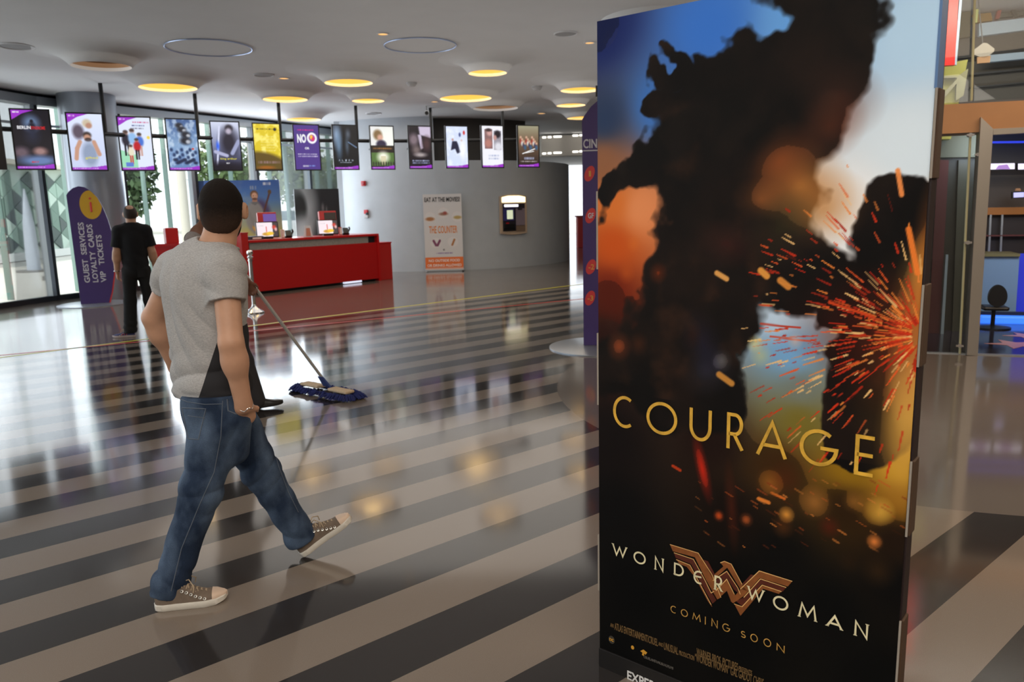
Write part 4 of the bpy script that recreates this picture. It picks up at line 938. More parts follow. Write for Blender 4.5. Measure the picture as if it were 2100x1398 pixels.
    a.blob(.05, 1.1, 1.35, .50, (92, 74, 30), .08); a.words(.1, .80, .95, .06, (150, 120, 130), 4, .8); a.blob(.4, .95, .3, .04, (150, 90, 30), .5).rect(0, .97, 1, 1, (60, 44, 20)); L.append(a)
    a = Art(64, 112, (74, 52, 130)); a.blob(.72, .29, .2, .125, (235, 235, 240), .05).blob(.72, .29, .125, .078, (150, 60, 150), .1).blob(.70, .27, .06, .05, (240, 190, 60), .4).blob(.76, .31, .05, .04, (220, 40, 90), .4)
    a.poly([(.3, .47), (.68, .45), (.68, .60), (.3, .62)], (74, 52, 130)); a.words(.12, .64, .9, .025, (225, 220, 240), 2).words(.12, .69, .9, .025, (225, 220, 240), 7); a.words(.16, .095, .8, .03, (220, 30, 130), 21); a.words(.3, .90, .52, .035, (235, 235, 245), 11).words(.55, .9, .78, .03, (120, 150, 220), 12); L.append(a)
    a = Art(64, 112, (14, 16, 20)); a.blob(.14, .22, .16, .22, (130, 150, 176), .8).blob(.22, .46, .10, .24, (110, 140, 170), .9, .8).blob(.62, .2, .09, .10, (76, 84, 96), .7).blob(.56, .46, .07, .16, (66, 78, 92), .7).line(.62, .38, .95, .50, .02, (120, 150, 190), .8); foot(a, 5); L.append(a)
    a = Art(64, 112, (30, 24, 20)); a.rect(0, 0, 1, .45, (226, 226, 224)); a.blob(.8, .3, .4, .2, (240, 244, 232), .8).blob(.32, .20, .19, .12, (126, 100, 66), .3).blob(.42, .26, .12, .07, (206, 160, 140), .4).blob(.46, .42, .22, .10, (40, 34, 60), .25); a.rect(0, .45, 1, .62, (34, 26, 22)); a.words(.1, .50, .9, .04, (160, 110, 50), 22); a.rect(0, .62, 1, .93, (80, 110, 56)); a.blob(.52, .72, .24, .12, (236, 236, 220), .5).rect(.4, .70, .64, .9, (200, 190, 150), .7)
    for k in range(9): a.blob(.08+.11*k, .88, .035, .05, (48, 52, 40), .4)
    foot(a, 6); L.append(a)
    a = Art(64, 112, (26, 20, 26)); a.poly([(.45, 0), (1, 0), (1, .28), (.5, .2)], (196, 184, 206), 1, 4); a.poly([(.4, .2), (.56, .2), (.64, .52), (.52, .55)], (190, 178, 200), 1, 3); a.blob(.22, .32, .2, .14, (120, 104, 112), .5).blob(.8, .42, .18, .16, (70, 48, 52), .6).blob(.32, .56, .18, .1, (110, 96, 96), .6).blob(.5, .68, .25, .05, (160, 150, 150), .6); a.words(.12, .80, .9, .04, (160, 165, 200), 3).words(.12, .86, .9, .03, (130, 135, 170), 5); foot(a, 7); L.append(a)
    a = Art(64, 112, (206, 216, 240)); nz = vnoise(112, 64, 4, 20); a.mix(np.clip((nz-.45)*2, 0, .6), (240, 244, 252)); a.blob(.3, .32, .05, .03, (190, 150, 140)); a.poly([(.28, .36), (.5, .36), (.66, .62), (.5, .66), (.4, .54), (.2, .58)], (34, 34, 58), 1, 2); a.blob(.72, .34, .05, .03, (186, 150, 140)).blob(.76, .55, .14, .22, (236, 238, 246), .5).blob(.84, .15, .05, .05, (196, 50, 50), .3).blob(.64, .2, .05, .05, (70, 80, 130), .4); foot(a, 8); L.append(a)
    a = Art(64, 112, (232, 232, 240)); a.rect(.12, .08, .5, .55, (132, 100, 100)); a.blob(.36, .17, .12, .07, (196, 150, 146), .4).blob(.3, .42, .16, .10, (176, 120, 110), .4).blob(.32, .1, .14, .04, (60, 44, 46), .4); a.rect(.56, .12, .92, .58, (150, 146, 156)); a.blob(.74, .2, .15, .09, (30, 26, 34), .3).blob(.62, .28, .08, .06, (186, 140, 134), .4).blob(.78, .5, .18, .10, (214, 214, 222), .4)
    a.words(.3, .70, .8, .045, (160, 170, 200), 3).words(.3, .77, .8, .045, (160, 170, 200), 9); foot(a, 9); L.append(a)
    a = Art(64, 112, (70, 58, 42)); a.vgrad([(0, (150, 146, 120)), (.4, (110, 86, 66)), (1, (44, 34, 32))]); 
    for k in range(12): a.blob(.12+.07*k, .28+.05*((k*5) % 4), .05, .03, (200, 160, 136), .4).blob(.12+.07*k, .38+.05*((k*5) % 4), .06, .06, ((150, 60, 50), (200, 196, 190), (70, 60, 80), (60, 90, 120))[k % 4], .4)
    a.line(.2, .68, .5, .62, .02, (230, 230, 230)).line(.5, .62, .8, .56, .02, (230, 230, 230)).line(.35, .66, .75, .62, .015, (235, 235, 235)); a.words(.28, .77, .75, .05, (190, 200, 235), 3).words(.1, .86, .9, .02, (180, 170, 170), 4); foot(a, 10); L.append(a)
    return L
SCREENS = [((34, 348), 25.7, 1.066, 'first from the left, dark thriller poster'), ((147, 350), 26.3, 1.065, 'pale poster of a bearded man carrying another person'), ((250, 350), 26.3, 1.024, 'white poster of a family group of five'), ((347.5, 350), 26.3, 1.008, 'blue sky poster with a heap of black shapes'),
           ((438, 350), 26.3, .98, 'violet-grey poster of a standing man with a blade'), ((524, 350), 26.3, .963, 'bright yellow notice'), ((606, 349), 26., .939, 'purple notice with a big NO'), ((686, 348), 25.7, .929, 'black poster with a pale streak'), ((762, 347.5), 25.6, .918, 'poster split between a woman above and a park below'),
           ((840, 346), 25.1, .907, 'dark poster with a pale violet garment'), ((916, 345), 24.9, .905, 'pale blue poster with a leaping figure'), ((989, 344), 24.6, .913, 'white poster with two portrait photographs'), ((1063, 343), 24.3, .911, 'last on the right, brown poster of a crowd')]
ARTS = screens_art(); RAIL = []
for i, ((px, py), ang, hh, lab) in enumerate(SCREENS):
    zb = CAM_H+.89*.99/hh; o = at_z(px, py, zb); a = math.radians(ang); e = np.array([math.cos(a), math.sin(a), 0]); back = np.array([-math.sin(a), math.cos(a), 0]); up = np.array([0, 0, 1.]); w, h = .575, .99
    t = thing('poster_screen', 'upright hanging screen, '+lab, 'screen', o+e*w/2+back*.05, a, 'row of hanging poster screens')
    MB().box((0, 0, h/2), (w, .07, h), bev=.008).build('case', CASE, t)
    MB().box((0, -.036, h/2), (w+.012, .014, h+.012)).build('bezel', FRAME, t)
    b = .020; g = ARTS[i].grid('display', SCR, (-w/2+b, -.0445, b), (w-2*b, 0, 0), (0, 0, h-2*b), t)
    def T(s, x, y, wd, ht, m, bold=.01):
        put_text(tb.setdefault(m.name, (MB(), m))[0], s, (-w/2+b+x*(w-2*b), -.046, b+(1-y)*(h-2*b)), (1, 0, 0), (0, 0, 1), wd*(w-2*b), ht*(h-2*b), bold)
    tb = {}
    if i == 0: T('BERLIN', .30, .295, .36, .055, EW, .02); T('SYNDROME', .68, .30, .38, .055, ER, .02); T('NEW', .12, .035, .15, .025, EW); T('MAY', .5, .885, .2, .03, ER)
    if i == 1: T('gifted', .58, .79, .36, .05, EY)
    if i == 4: T('king arthur', .55, .77, .60, .05, EY); T('MAY', .52, .86, .12, .03, EW)
    if i == 6: T('NO', .0+.30, .30, .36, .2, EW, .05); T('OR', .5, .52, .18, .05, EW, .03)
    if i == 7:
        for k, ch in enumerate('ALIEN'): T(ch, .2+.14*k, .80, .055, .04, EG)
        T('COVENANT', .48, .85, .5, .02, EG)
    for nm, (mb_, m_) in tb.items(): mb_.build('lettering', m_, t)
    hub = o+e*w/2+back*.09; RAIL.append(hub+up*.66)
    MB().box((0, .075, .66), (.16, .09, .16)).build('bracket', BLACK, t)
    MB().tube([(-w/2-.0, .06, .45), (-w/2+.1, .12, .62)], .012, 6).build('bracket_arm', BLACK, t)
# black rail that carries the screens
t = thing('screen_rail', 'black tubular rail with drop rods carrying the row of poster screens', 'rail', (RAIL[6][0], RAIL[6][1], CEIL))
bk = np.array([-.43, .9, 0])*.10
pts = [RAIL[0]+(RAIL[0]-RAIL[1])*1.0]+RAIL
for a, b in zip(pts[:-1], pts[1:]): MB().tube([a+bk, b+bk], .042, 10).build('rail_segment', BLACK, t)
for k in (1, 3, 5, 7, 9, 11):
    p = RAIL[k]*.62+RAIL[k+1 if k < 12 else k]*.38+bk
    MB().tube([p, [p[0], p[1], CEIL]], .036, 10).build('drop_rod', BLACK, t)
settle(t)
o = RAIL[0]+(RAIL[0]-RAIL[1])*.86; t = thing('poster_screen', 'black back half of a hanging screen cut off by the left edge of the view', 'screen', (o[0], o[1], o[2]-.66), math.radians(60), 'row of hanging poster screens')
MB().box((0, 0, .495), (.575, .07, .99), bev=.01).build('case', BLACK, t); MB().box((0, .05, .66), (.2, .06, .2)).build('bracket', BLACK, t); MB().box((0, -.036, .495), (.585, .012, 1.0)).build('bezel', FRAME, t)

# ------------------------------------------------------------------ information totem on the left
VIO = mat('totem_violet', (66, 48, 108), .45, noise=.04, nscale=6); RED = mat('totem_red', (206, 60, 62), .45); YELW = mat('totem_yellow', (206, 162, 40), .5); TXT = mat('totem_letter_white', (205, 205, 215), .5)
def plane_pt(x, y, o, e):
    """survey: point (u, z) where a sight line meets the upright plane through o along e"""
    n = np.array([-e[1], e[0], 0]); d = ray(x, y); t = (o-CAM_O).dot(n)/d.dot(n); p = CAM_O+d*t; return (p-o).dot(e), p[2]
def info_totem():
    o = at_z(165, 626); a = math.radians(24); e = np.array([math.cos(a), math.sin(a), 0]); up = np.array([0, 0, 1.]); bk = np.array([-e[1], e[0], 0])
    t = thing('information_totem', 'purple information totem reading GUEST SERVICES with yellow disc beside the man in black', 'sign', o)
    px = lambda x, y: plane_pt(130+x/5.18, 370+y/5.18, o, e)
    out = [px(*q) for q in [(30, 155), (55, 118), (100, 80), (160, 60), (225, 72), (300, 120), (360, 180), (420, 290), (470, 410), (510, 540), (537, 690), (545, 860), (537, 1000), (515, 1180), (486, 1312), (188, 1328)]]
    out = [(u, max(z, .02)) for u, z in out]
    MB().prism(out, o, e, up, bk, .11).build('panel', VIO, t)
    edge = [px(*q) for q in [(548, 930), (540, 1010), (518, 1180), (490, 1308)]]
    MB().tube([o+e*(u+.0)+up*z+bk*.02 for u, z in edge], .018, 8).build('red_edge', RED, t, smooth=True)
    cu, cz = px(290, 258); r0 = abs(px(172, 258)[0]-cu); r1 = abs(px(290, 105)[1]-cz)
    disc = [(cu+r0*math.cos(g), cz+r1*math.sin(g)) for g in np.linspace(0, 2*PI, 48)[:-1]]
    lim = lambda u, z: min(u, np.interp(-z, [-q[1] for q in out[4:12]], [q[0] for q in out[4:12]])-.004)
    MB().prism([(lim(u, z), z) for u, z in disc], o-bk*.004, e, up, bk, .004).build('disc', YELW, t)
    mb = MB(); c = o+e*cu+up*cz-bk*.006; mb.tube([c-up*.13, c+up*.05], .017, 8).build('letter_i', RED, t)
    MB().tube([c+up*.115-bk*.004, c+up*.115+bk*.002], .02, 14).build('dot', RED, t)
    tx = MB()
    for s, (x0, y0), (x1, y1) in (('GUEST  SERVICES', (180, 445), (258, 1085)), ('LOYALTY  CARDS', (272, 465), (345, 1080)), ('VIP   TICKETS', (370, 578), (432, 1080))):
        p0 = px((x0+x1)/2-30, y0); p1 = px((x0+x1)/2+30, y1); cu_ = (p0[0]+p1[0])/2; L_ = p0[1]-p1[1]
        sl = np.array([p0[0]-p1[0], p0[1]-p1[1]]); sl = sl/np.linalg.norm(sl)
        put_text(tx, s, o+e*cu_+up*((p0[1]+p1[1])/2)-bk*.003, e*0+up, -e, L_, .095, .02)
    tx.build('lettering', TXT, t)
    MB().lathe([(.62, 0), (.62, .012), (.58, .02), (0, .02)], 40, c=o+e*.22+bk*.05).build('base_plate', mat('base_plate', (150, 156, 164), .3, metal=.6), t, smooth=True)
    settle(t)
info_totem()
def directory_totem():
    o = at_z(1197, 711); a = math.radians(-7); e = np.array([math.cos(a), math.sin(a), 0]); up = np.array([0, 0, 1.]); bk = np.array([-e[1], e[0], 0])
    t = thing('directory_totem', 'tall purple floor directory with red number discs half hidden behind the large poster box', 'sign', o)
    px = lambda x, y: plane_pt(x, y, o, e)
    z0 = px(1194, 246)[1]; out = [(0, .02), (0, z0), (.03, z0+.05), (.10, z0+.14), (.20, z0+.22), (.33, z0+.26), (.46, z0+.22), (.56, z0+.12), (.60, z0), (.60, .02)]
    MB().prism(out, o, e, up, bk, .12).build('panel', VIO, t)
    tx = MB(); rd = MB()
    ys = [(1209, 356, '1', EYL), (1211, 442, 'GF', TXT), (1212, 547, '-2', EYL), (1210, 611, '-3', EYL)]
    for x, y, s, m in ys:
        u, z = px(x, y)
        MB().prism([(u+.055*math.cos(g)+.02*math.sin(g), z+.085*math.sin(g)) for g in np.linspace(0, 2*PI, 40)[:-1]], o-bk*.004, e, up, bk, .004).build('number_disc', RED, t)
        mb = MB(); put_text(mb, s, o+e*(u+.004)+up*z-bk*.006, e, up, .065 if len(s) > 1 else .025, .062, .02); mb.build('number', m, t)
    u, z = px(1194, 295); put_text(tx, 'CINEMA', o+e*.012+up*z-bk*.003, e, up, .34, .10, .02, align='LEFT'); tx.build('lettering', TXT, t)
    MB().box(o+e*.19+up*(z-.075)-bk*.003, (.36, .004, .012), a).build('rule', TXT, t)
    MB().box(o+e*.40+up*(z0+.33)+bk*.35, (.5, .3, .12), a).build('top_box', BLACK, t)
    MB().tube([o+e*.40+up*(z0+.2)+bk*.2, o+e*.40+up*(z0+.33)+bk*.3], .03, 8).build('top_arm', BLACK, t)
    MB().lathe([(.62, 0), (.62, .012), (.60, .018), (0, .018)], 48, c=o+e*.22+bk*.0).build('base_plate', mat('base_plate', (150, 156, 164)), t, smooth=True)
    settle(t)
EYL = mat('totem_number_yellow', (214, 150, 70), .5)
directory_totem()
# ------------------------------------------------------------------ red service counter and what stands on it
REDC = mat('counter_red', (178, 16, 18), .35, coat=.2); REDD = mat('counter_red_front', (168, 8, 10), .42); BAND = mat('counter_band', (136, 133, 130), .5, noise=.15, nscale=30)
CO = np.array([-5.19, 15.47, 0]); CE_ = np.array([-3.05, 18.10, 0])-CO; CL = np.linalg.norm(CE_); CE_ = CE_/CL; CN = np.array([CE_[1], -CE_[0], 0]); CA = math.atan2(CE_[1], CE_[0])    # CN: out of the front
def cb(mb, u0, u1, d0, d1, z0, z1, bev=0., mi=0):
    c = CO+CE_*(u0+u1)/2-CN*(d0+d1)/2+np.array([0, 0, (z0+z1)/2]); return mb.box(c, (u1-u0, d1-d0, z1-z0), CA, bev, mi)
t = thing('service_counter', 'long glossy red service counter with grey band under its red top', 'counter', CO)
cb(MB(), 0, CL-.06, .02, .85, .06, .90).build('front_panel', REDD, t); cb(MB(), 0, CL-.30, .04, .85, .90, 1.05).build('band', BAND, t)
cb(MB(), CL-.30, CL-.06, .10, .85, .90, 1.05).build('band_end', DARKF, t)
cb(MB(), -.02, CL, .0, .9, 1.05, 1.10, .006).build('top', REDC, t); cb(MB(), CL-.06, CL, -.0, .9, 0, 1.05).build('end_panel', REDC, t)
cb(MB(), .02, CL-.08, .12, .8, 0, .06).build('plinth', DARKF, t)
cb(MB(), 2.35, 2.85, .06, .12, .015, .055).build('plinth_light', mat('plinth_glow', (230, 235, 250), .5, emit=(225, 232, 255), estr=1.0), t)
MB().box(CO-CE_*.12-CN*.45+[0, 0, .62], (.16, .92, 1.24), CA, .01).build('end_post', mat('counter_red_light', (172, 36, 34), .3), t); MB().box(CO-CE_*.12-CN*.45+[0, 0, 1.25], (.17, .93, .02), CA).build('post_cap', REDC, t)
settle(t)
t = thing('side_counter', 'lower red counter block at the right end of the service counter by the grey wall', 'counter', CO+CE_*CL)
cb(MB(), CL+.02, CL+.42, .06, .7, 0, .86, .006).build('body', mat('counter_red_light', (172, 36, 34), .3), t); cb(MB(), CL+.01, CL+.43, .05, .72, .86, .89, .004).build('top', REDC, t); settle(t)
P1 = at_z(322, 612); le = P1-CO; ll = np.linalg.norm(le); le = le/ll; la = math.atan2(le[1], le[0]); ln = np.array([-le[1], le[0], 0]);
if ln.dot(-CO) < 0: ln = -ln
t = thing('return_counter', 'red counter wing running left from the service counter behind the man in grey', 'counter', CO)
MB().box(CO+le*(ll/2+.475)-ln*.25+[0, 0, .54], (ll-.95, .5, .96), la).build('body', REDC, t); MB().box(CO+le*(ll/2+.475)-ln*.25+[0, 0, 1.05], (ll-.94, .54, .06), la).build('top', REDC, t); MB().box(CO+le*(ll/2+.475)-ln*.28+[0, 0, .03], (ll-1.05, .4, .06), la).build('plinth', DARKF, t); settle(t)
c = CO+le*(ll*.85)-ln*.25+np.array([0, 0, 1.08]); a = at_y(353, 505, c[1]); c[0] = a[0]
t = thing('red_box', 'red box standing on the left end of the red counter wing', 'box', c)
MB().box(c+[0, 0, .15], (.24, .22, .30), la+.5, .008).build('body', REDC, t); MB().box(c+[0, 0, .302], (.20, .18, .01), la+.5).build('lid', REDD, t); settle(t)

def till(u, lab, hood, art_seed):
    b = CO+CE_*u-CN*.30+np.array([0, 0, 1.10]); a = CA-math.radians(24); R_ = rotz(a)
    t = thing('till_monitor', lab, 'monitor', b, a)
    MB().box((0, .10, .015), (.22, .18, .03), bev=.008).build('foot', BLACK, t); MB().tube([(0, .12, .02), (0, .10, .2)], .025, 10).build('stem', BLACK, t)
    tl = math.radians(-10); Rx = np.array([[1, 0, 0], [0, math.cos(tl), -math.sin(tl)], [0, math.sin(tl), math.cos(tl)]])
    MB().box((0, .05, .19), (.46, .045, .33), Rx, .008).build('frame', BLACK, t)
    A_ = Art(48, 34, (236, 222, 228)); A_.rect(.76, 0, 1, 1, (66, 56, 58)).blob(.83, .35, .09, .14, (196, 60, 50), .4).blob(.9, .5, .06, .12, (220, 170, 170), .4).blob(.45, .82, .2, .12, (200, 150, 60), .2).blob(.62, .78, .17, .12, (232, 186, 50), .2).rect(.43, .28, .48, .68, (214, 70, 60)).words(.08, .2, .35, .05, (200, 190, 195), art_seed)
    q = Rx@np.array([0, -.024, 0]); ex = np.array([.42, 0, 0]); ey = Rx@np.array([0, 0, .29]); A_.grid('display', SCR, np.array([0, .05, .19])+q-ex/2-ey/2, ex, ey, t)
    h = MB().box((.02, .13, .44), (.38, .12, .20), Rx, .006).build('header', REDC, t); MB().box((.02+.05, .063, .435), (.26, .012, .155), Rx).build('header_panel', hood, t)
    return t
till(.62, 'till monitor with purple panel above it on the left of the red counter', mat('till_violet', (100, 80, 160), .4, emit=(100, 80, 165), estr=.5), 1)
till(2.18, 'till monitor with dark panel above it on the right of the red counter', mat('till_dark', (54, 48, 48), .5), 2)
def on_counter(u, d): return CO+CE_*u-CN*d+np.array([0, 0, 1.10])
for u, lab in ((1.12, 'black card terminal beside the left till monitor'), (2.66, 'black card terminal beside the right till monitor')):
    t = thing('card_terminal', lab, 'card terminal', on_counter(u, .3), CA-.4, 'card terminals on the red counter')
    MB().box((0, .05, .02), (.16, .14, .04), bev=.01).build('base', BLACK, t); MB().box((0, 0, .09), (.13, .05, .15), np.array([[1, 0, 0], [0, .8, .6], [0, -.6, .8]]), .01).build('keypad', BLACK, t, smooth=True); MB().tube([(.06, .04, .05), (.11, .05, .13), (.09, .02, .17)], .02, 8).build('cable_hood', BLACK, t, smooth=True)
t = thing('leaflet_holder', 'clear tapered leaflet holder with brown card on the red counter', 'holder', on_counter(1.55, .2), CA-.4)
MB().prism([(-.10, 0), (.10, 0), (.06, .24), (-.06, .24)], (0, 0, 0), (1, 0, 0), (0, .1, 1), (0, -1, .1), .02).build('stand', mat('acrylic', (190, 194, 205), .15), t); MB().prism([(-.045, .02), (.055, .02), (.045, .19), (-.035, .19)], (0, -.023, 0), (1, 0, 0), (0, .1, 1), (0, -1, .1), .004).build('card', mat('leaflet_brown', (176, 120, 100), .6), t)
for u, lab, c_ in ((.98, 'tan folded leaflet stack beside the left till', (190, 150, 130)), (2.50, 'small red box beside the right till', (178, 40, 40))):
    t = thing('leaflet_box', lab, 'box', on_counter(u, .3), CA-.4); MB().box((0, 0, .09), (.07, .08, .18), bev=.004).build('body', mat('leaflet_%d' % c_[1], c_, .6), t); MB().box((.005, -.042, .09), (.05, .004, .14)).build('label', mat('leaflet_pale', (226, 214, 210), .6), t)
t = thing('counter_tray', 'dark grey tray at the left end of the red counter top', 'tray', on_counter(.24, .35), CA)
MB().box((0, 0, .035), (.42, .3, .07), bev=.01).build('tray', mat('tray_slate', (62, 64, 78), .35), t); MB().box((.05, -.155, .03), (.2, .01, .03)).build('label', mat('leaflet_pale', (226, 214, 210)), t)

# poster boards behind the counter
BOARD = vcol_mat('board_print', .5)
def board(name, label, quad, dist, art, thick=.06):
    (x0, y0), (x1, y1), (xb, yb) = quad      # top left, top right, lower left
    tl, tr, bl = at_y(x0, y0, dist), at_y(x1, y1, dist+.35), at_y(xb, yb, dist); ex = tr-tl; ex[2] = 0; w = np.linalg.norm(ex); e = ex/w; bk = np.array([-e[1], e[0], 0]); h = tl[2]; o = np.array([tl[0], tl[1], 0])
    t = thing(name, label, 'poster board', o+e*w/2); a = math.atan2(e[1], e[0])
    MB().box(o+e*w/2+bk*(thick/2+.004)+[0, 0, h/2], (w, thick, h), a).build('backing', mat('board_white', (214, 216, 216), .6), t)
    art.grid('print', BOARD, o, e*w, (0, 0, h), t)
    for q in (.2, .8): MB().prism([(0, 0), (.35, 0), (0, .8)], o+e*w*q+bk*.07, bk, (0, 0, 1), e, .03).build('strut', mat('board_white', (214, 216, 216)), t)
    return settle(t)
A_ = Art(120, 150, (60, 90, 140)); A_.vgrad([(0, (50, 84, 146)), (.2, (78, 116, 160)), (.34, (126, 142, 126)), (.5, (172, 162, 96)), (1, (120, 110, 70))]); nz = vnoise(150, 120, 4, 3); A_.mix(np.clip((nz-.55)*3, 0, .35), (150, 150, 140)); A_.blob(.2, .02, .3, .08, (60, 80, 120), .8, .6)
A_.blob(.74, .36, .13, .17, (70, 60, 92), .2).blob(.68, .37, .115, .16, (132, 128, 120), .12).rect(.655, .185, .715, .225, (168, 122, 96)).blob(.685, .145, .047, .042, (106, 72, 42), .15).blob(.688, .160, .036, .036, (196, 150, 120), .15).blob(.688, .186, .030, .013, (104, 70, 52), .25).rect(.668, .153, .680, .157, (60, 44, 38)).rect(.697, .153, .709, .157, (60, 44, 38)).poly([(.64, .225), (.685, .25), (.735, .225), (.72, .215), (.66, .215)], (104, 102, 98))
A_.line(.74, .42, .87, .13, .011, (84, 50, 40)).blob(.872, .12, .022, .022, (90, 70, 40), .1).blob(.72, .46, .085, .055, (196, 146, 62), .06).line(.60, .30, .66, .44, .022, (126, 122, 114)).blob(.685, .45, .02, .015, (190, 146, 118), .2)
A_.c = np.clip(A_.c*1.06, 0, 255); A_.words(.80, .03, .90, .02, (190, 196, 206), 2).words(.64, .06, .72, .03, (150, 160, 170), 3)
board('poster_board', 'blue and gold poster board of a man with a banjo behind the counter', ((400, 371), (572, 369), (413, 480)), 18.6, A_)
A_ = Art(70, 130, (24, 28, 32)); A_.blob(.22, .02, .2, .30, (120, 124, 126), .9).blob(.30, .22, .16, .18, (140, 144, 146), .8).blob(.12, .22, .14, .17, (20, 24, 24), .3).blob(.22, .46, .24, .14, (150, 152, 152), .7).blob(.12, .6, .2, .2, (170, 172, 174), .6).blob(.62, .22, .03, .05, (96, 92, 94), .6).blob(.7, .24, .02, .04, (86, 84, 86), .6).blob(.75, .6, .3, .25, (16, 18, 20), .5)
board('poster_board', 'dark poster board with a pale smoky streak behind the counter', ((602, 388), (694, 386), (612, 480)), 19.9, A_)

# roll-up banner
o = at_z(875, 556); o[1] -= .20; e = at_z(951, 555)-o; e[2] = 0; wd = np.linalg.norm(e); e = e/wd; bk = np.array([-e[1], e[0], 0]); up = np.array([0, 0, 1.]); hh_ = 2.02
t = thing('rollup_banner', 'white roll-up banner reading THE COUNTER with orange foot against the grey wall', 'banner', o+e*wd/2)
A_ = Art(90, 180, (206, 202, 200)); A_.rect(0, .83, 1, .965, (226, 112, 48)).rect(0, .965, 1, 1, (214, 160, 140))
for x, y in ((.17, .30), (.52, .245), (.87, .30), (.3, .64), (.74, .63)):
    A_.blob(x, y, .13, .065, (224, 206, 200), .05).blob(x, y, .122, .061, (212, 208, 206), .05)
A_.blob(.17, .325, .11, .025, (166, 110, 66), .3).blob(.52, .262, .11, .02, (150, 110, 90), .4).blob(.56, .25, .05, .02, (150, 70, 60), .4).blob(.88, .31, .10, .022, (176, 150, 90), .3); A_.line(.24, .61, .3, .67, .03, (120, 60, 90)).line(.4, .61, .34, .67, .03, (120, 60, 90)).line(.78, .60, .72, .67, .025, (170, 110, 60)); A_.words(.30, .765, .72, .018, (110, 70, 140), 4)
A_.grid('print', BOARD, o+up*.04-bk*.012, e*wd, up*(hh_-.04), t); MB().box(o+e*wd/2+up*hh_/2+[0, 0, .02], (wd, .012, hh_-.04), math.atan2(e[1], e[0])).build('sheet', mat('board_white', (214, 216, 216)), t)
tb = MB(); put_text(tb, 'EAT AT THE MOVIES!', o+e*wd*.5+up*(hh_*.93)-bk*.016, e, up, wd*.92, .12, .02); tb.build('heading', mat('banner_ink', (36, 36, 38), .6), t)
tb = MB(); put_text(tb, 'THE COUNTER', o+e*wd*.5+up*(hh_*.545)-bk*.016, e, up, wd*.74, .19, .01); tb.build('title', mat('banner_orange', (222, 128, 56), .6), t)
tb = MB(); put_text(tb, 'NO OUTSIDE FOOD', o+e*wd*.5+up*(hh_*.143)-bk*.016, e, up, wd*.82, .07, .02); put_text(tb, 'OR DRINKS ALLOWED', o+e*wd*.5+up*(hh_*.080)-bk*.016, e, up, wd*.9, .07, .02); tb.build('notice', mat('banner_white', (240, 226, 216), .6), t)
tb = MB(); put_text(tb, 'at', o+e*wd*.5+up*(hh_*.285)-bk*.016, e, up, .05, .05, .01); tb.build('word', mat('banner_ink', (36, 36, 38)), t)
MB().box(o+e*wd/2+up*.03, (wd+.04, .12, .06), math.atan2(e[1], e[0]), .01).build('cassette', ALU, t)
for q in (.02, .98): MB().box(o+e*wd*q+up*.012-bk*.10, (.05, .34, .024), math.atan2(e[1], e[0]), .006).build('foot', BLACK if q > .5 else ALU, t)
settle(t)

# cash machine in the curved wall
g = math.asin((at_y(1050, 440, 21.0)[0]-CX)/CR); wn_ = np.array([math.sin(g), -math.cos(g), 0]); e = np.array([math.cos(g), math.sin(g), 0]); o = np.array([CX, CY, 0])+wn_*(CR+.0); aa = g
px = lambda x, y: plane_pt(x, y, o, e)
u0, z0 = px(1025, 482); u1, z1 = px(1077, 398); w = u1-u0; h = z1-z0; cu = (u0+u1)/2; P = lambda u, z, d=0.: o+e*(cu+u)+np.array([0, 0, z0+z])+wn_*d
t = thing('cash_machine', 'cash machine with lit white header set in the curved grey wall', 'cash machine', o+e*cu)
fr = [(-w/2, 0.04), (-w/4, .01), (0, 0), (w/4, .01), (w/2, .04), (w/2, h-.05), (w/4, h-.01), (0, h), (-w/4, h-.01), (-w/2, h-.05)]
MB().prism(fr, P(0, 0), e, (0, 0, 1), wn_, .06).build('surround', mat('atm_frame', (186, 164, 142), .4), t)
MB().prism([(-w*.44, h*.80), (w*.44, h*.80), (w*.44, h*.93), (w*.2, h*.965), (-w*.2, h*.965), (-w*.44, h*.93)], P(0, 0, .055), e, (0, 0, 1), wn_, .02).build('lit_header', mat('atm_glow', (255, 245, 205), .5, emit=(255, 240, 190), estr=1.9), t)
MB().box(P(0, h*.43, .062), (w*.84, .01, h*.68), aa).build('recess', mat('atm_recess', (40, 36, 46), .4), t)
MB().box(P(-w*.1, h*.72, .075), (w*.52, .03, h*.06), aa, .012).build('task_light', mat('atm_tube', (240, 240, 255), .5, emit=(240, 238, 255), estr=1.6), t)
MB().box(P(-w*.20, h*.5, .070), (w*.40, .012, h*.30), aa).build('blue_panel', mat('atm_blue', (60, 58, 120), .4), t); MB().box(P(-w*.16, h*.50, .078), (w*.22, .012, h*.22), aa).build('screen', mat('atm_screen', (190, 200, 170), .4, emit=(200, 208, 176), estr=.9), t)
MB().box(P(w*.24, h*.44, .072), (w*.34, .014, h*.42), aa).build('card_panel', mat('atm_mauve', (128, 116, 128), .45), t); MB().box(P(w*.22, h*.63, .085), (w*.16, .02, h*.03), aa).build('card_slot', BLACK, t)
MB().box(P(-w*.2, h*.22, .085), (w*.4, .05, h*.10), aa, .01).build('keypad', BLACK, t); MB().box(P(-w*.26, h*.29, .085), (w*.1, .02, h*.03), aa).build('red_button', mat('atm_red', (170, 20, 24), .4), t); MB().box(P(-w*.2, h*.13, .08), (w*.42, .03, h*.06), aa).build('cash_slot', BLACK, t); MB().box(P(w*.24, h*.15, .075), (w*.34, .02, h*.14), aa).build('shelf', mat('atm_shelf', (120, 100, 84), .5), t)
settle(t)
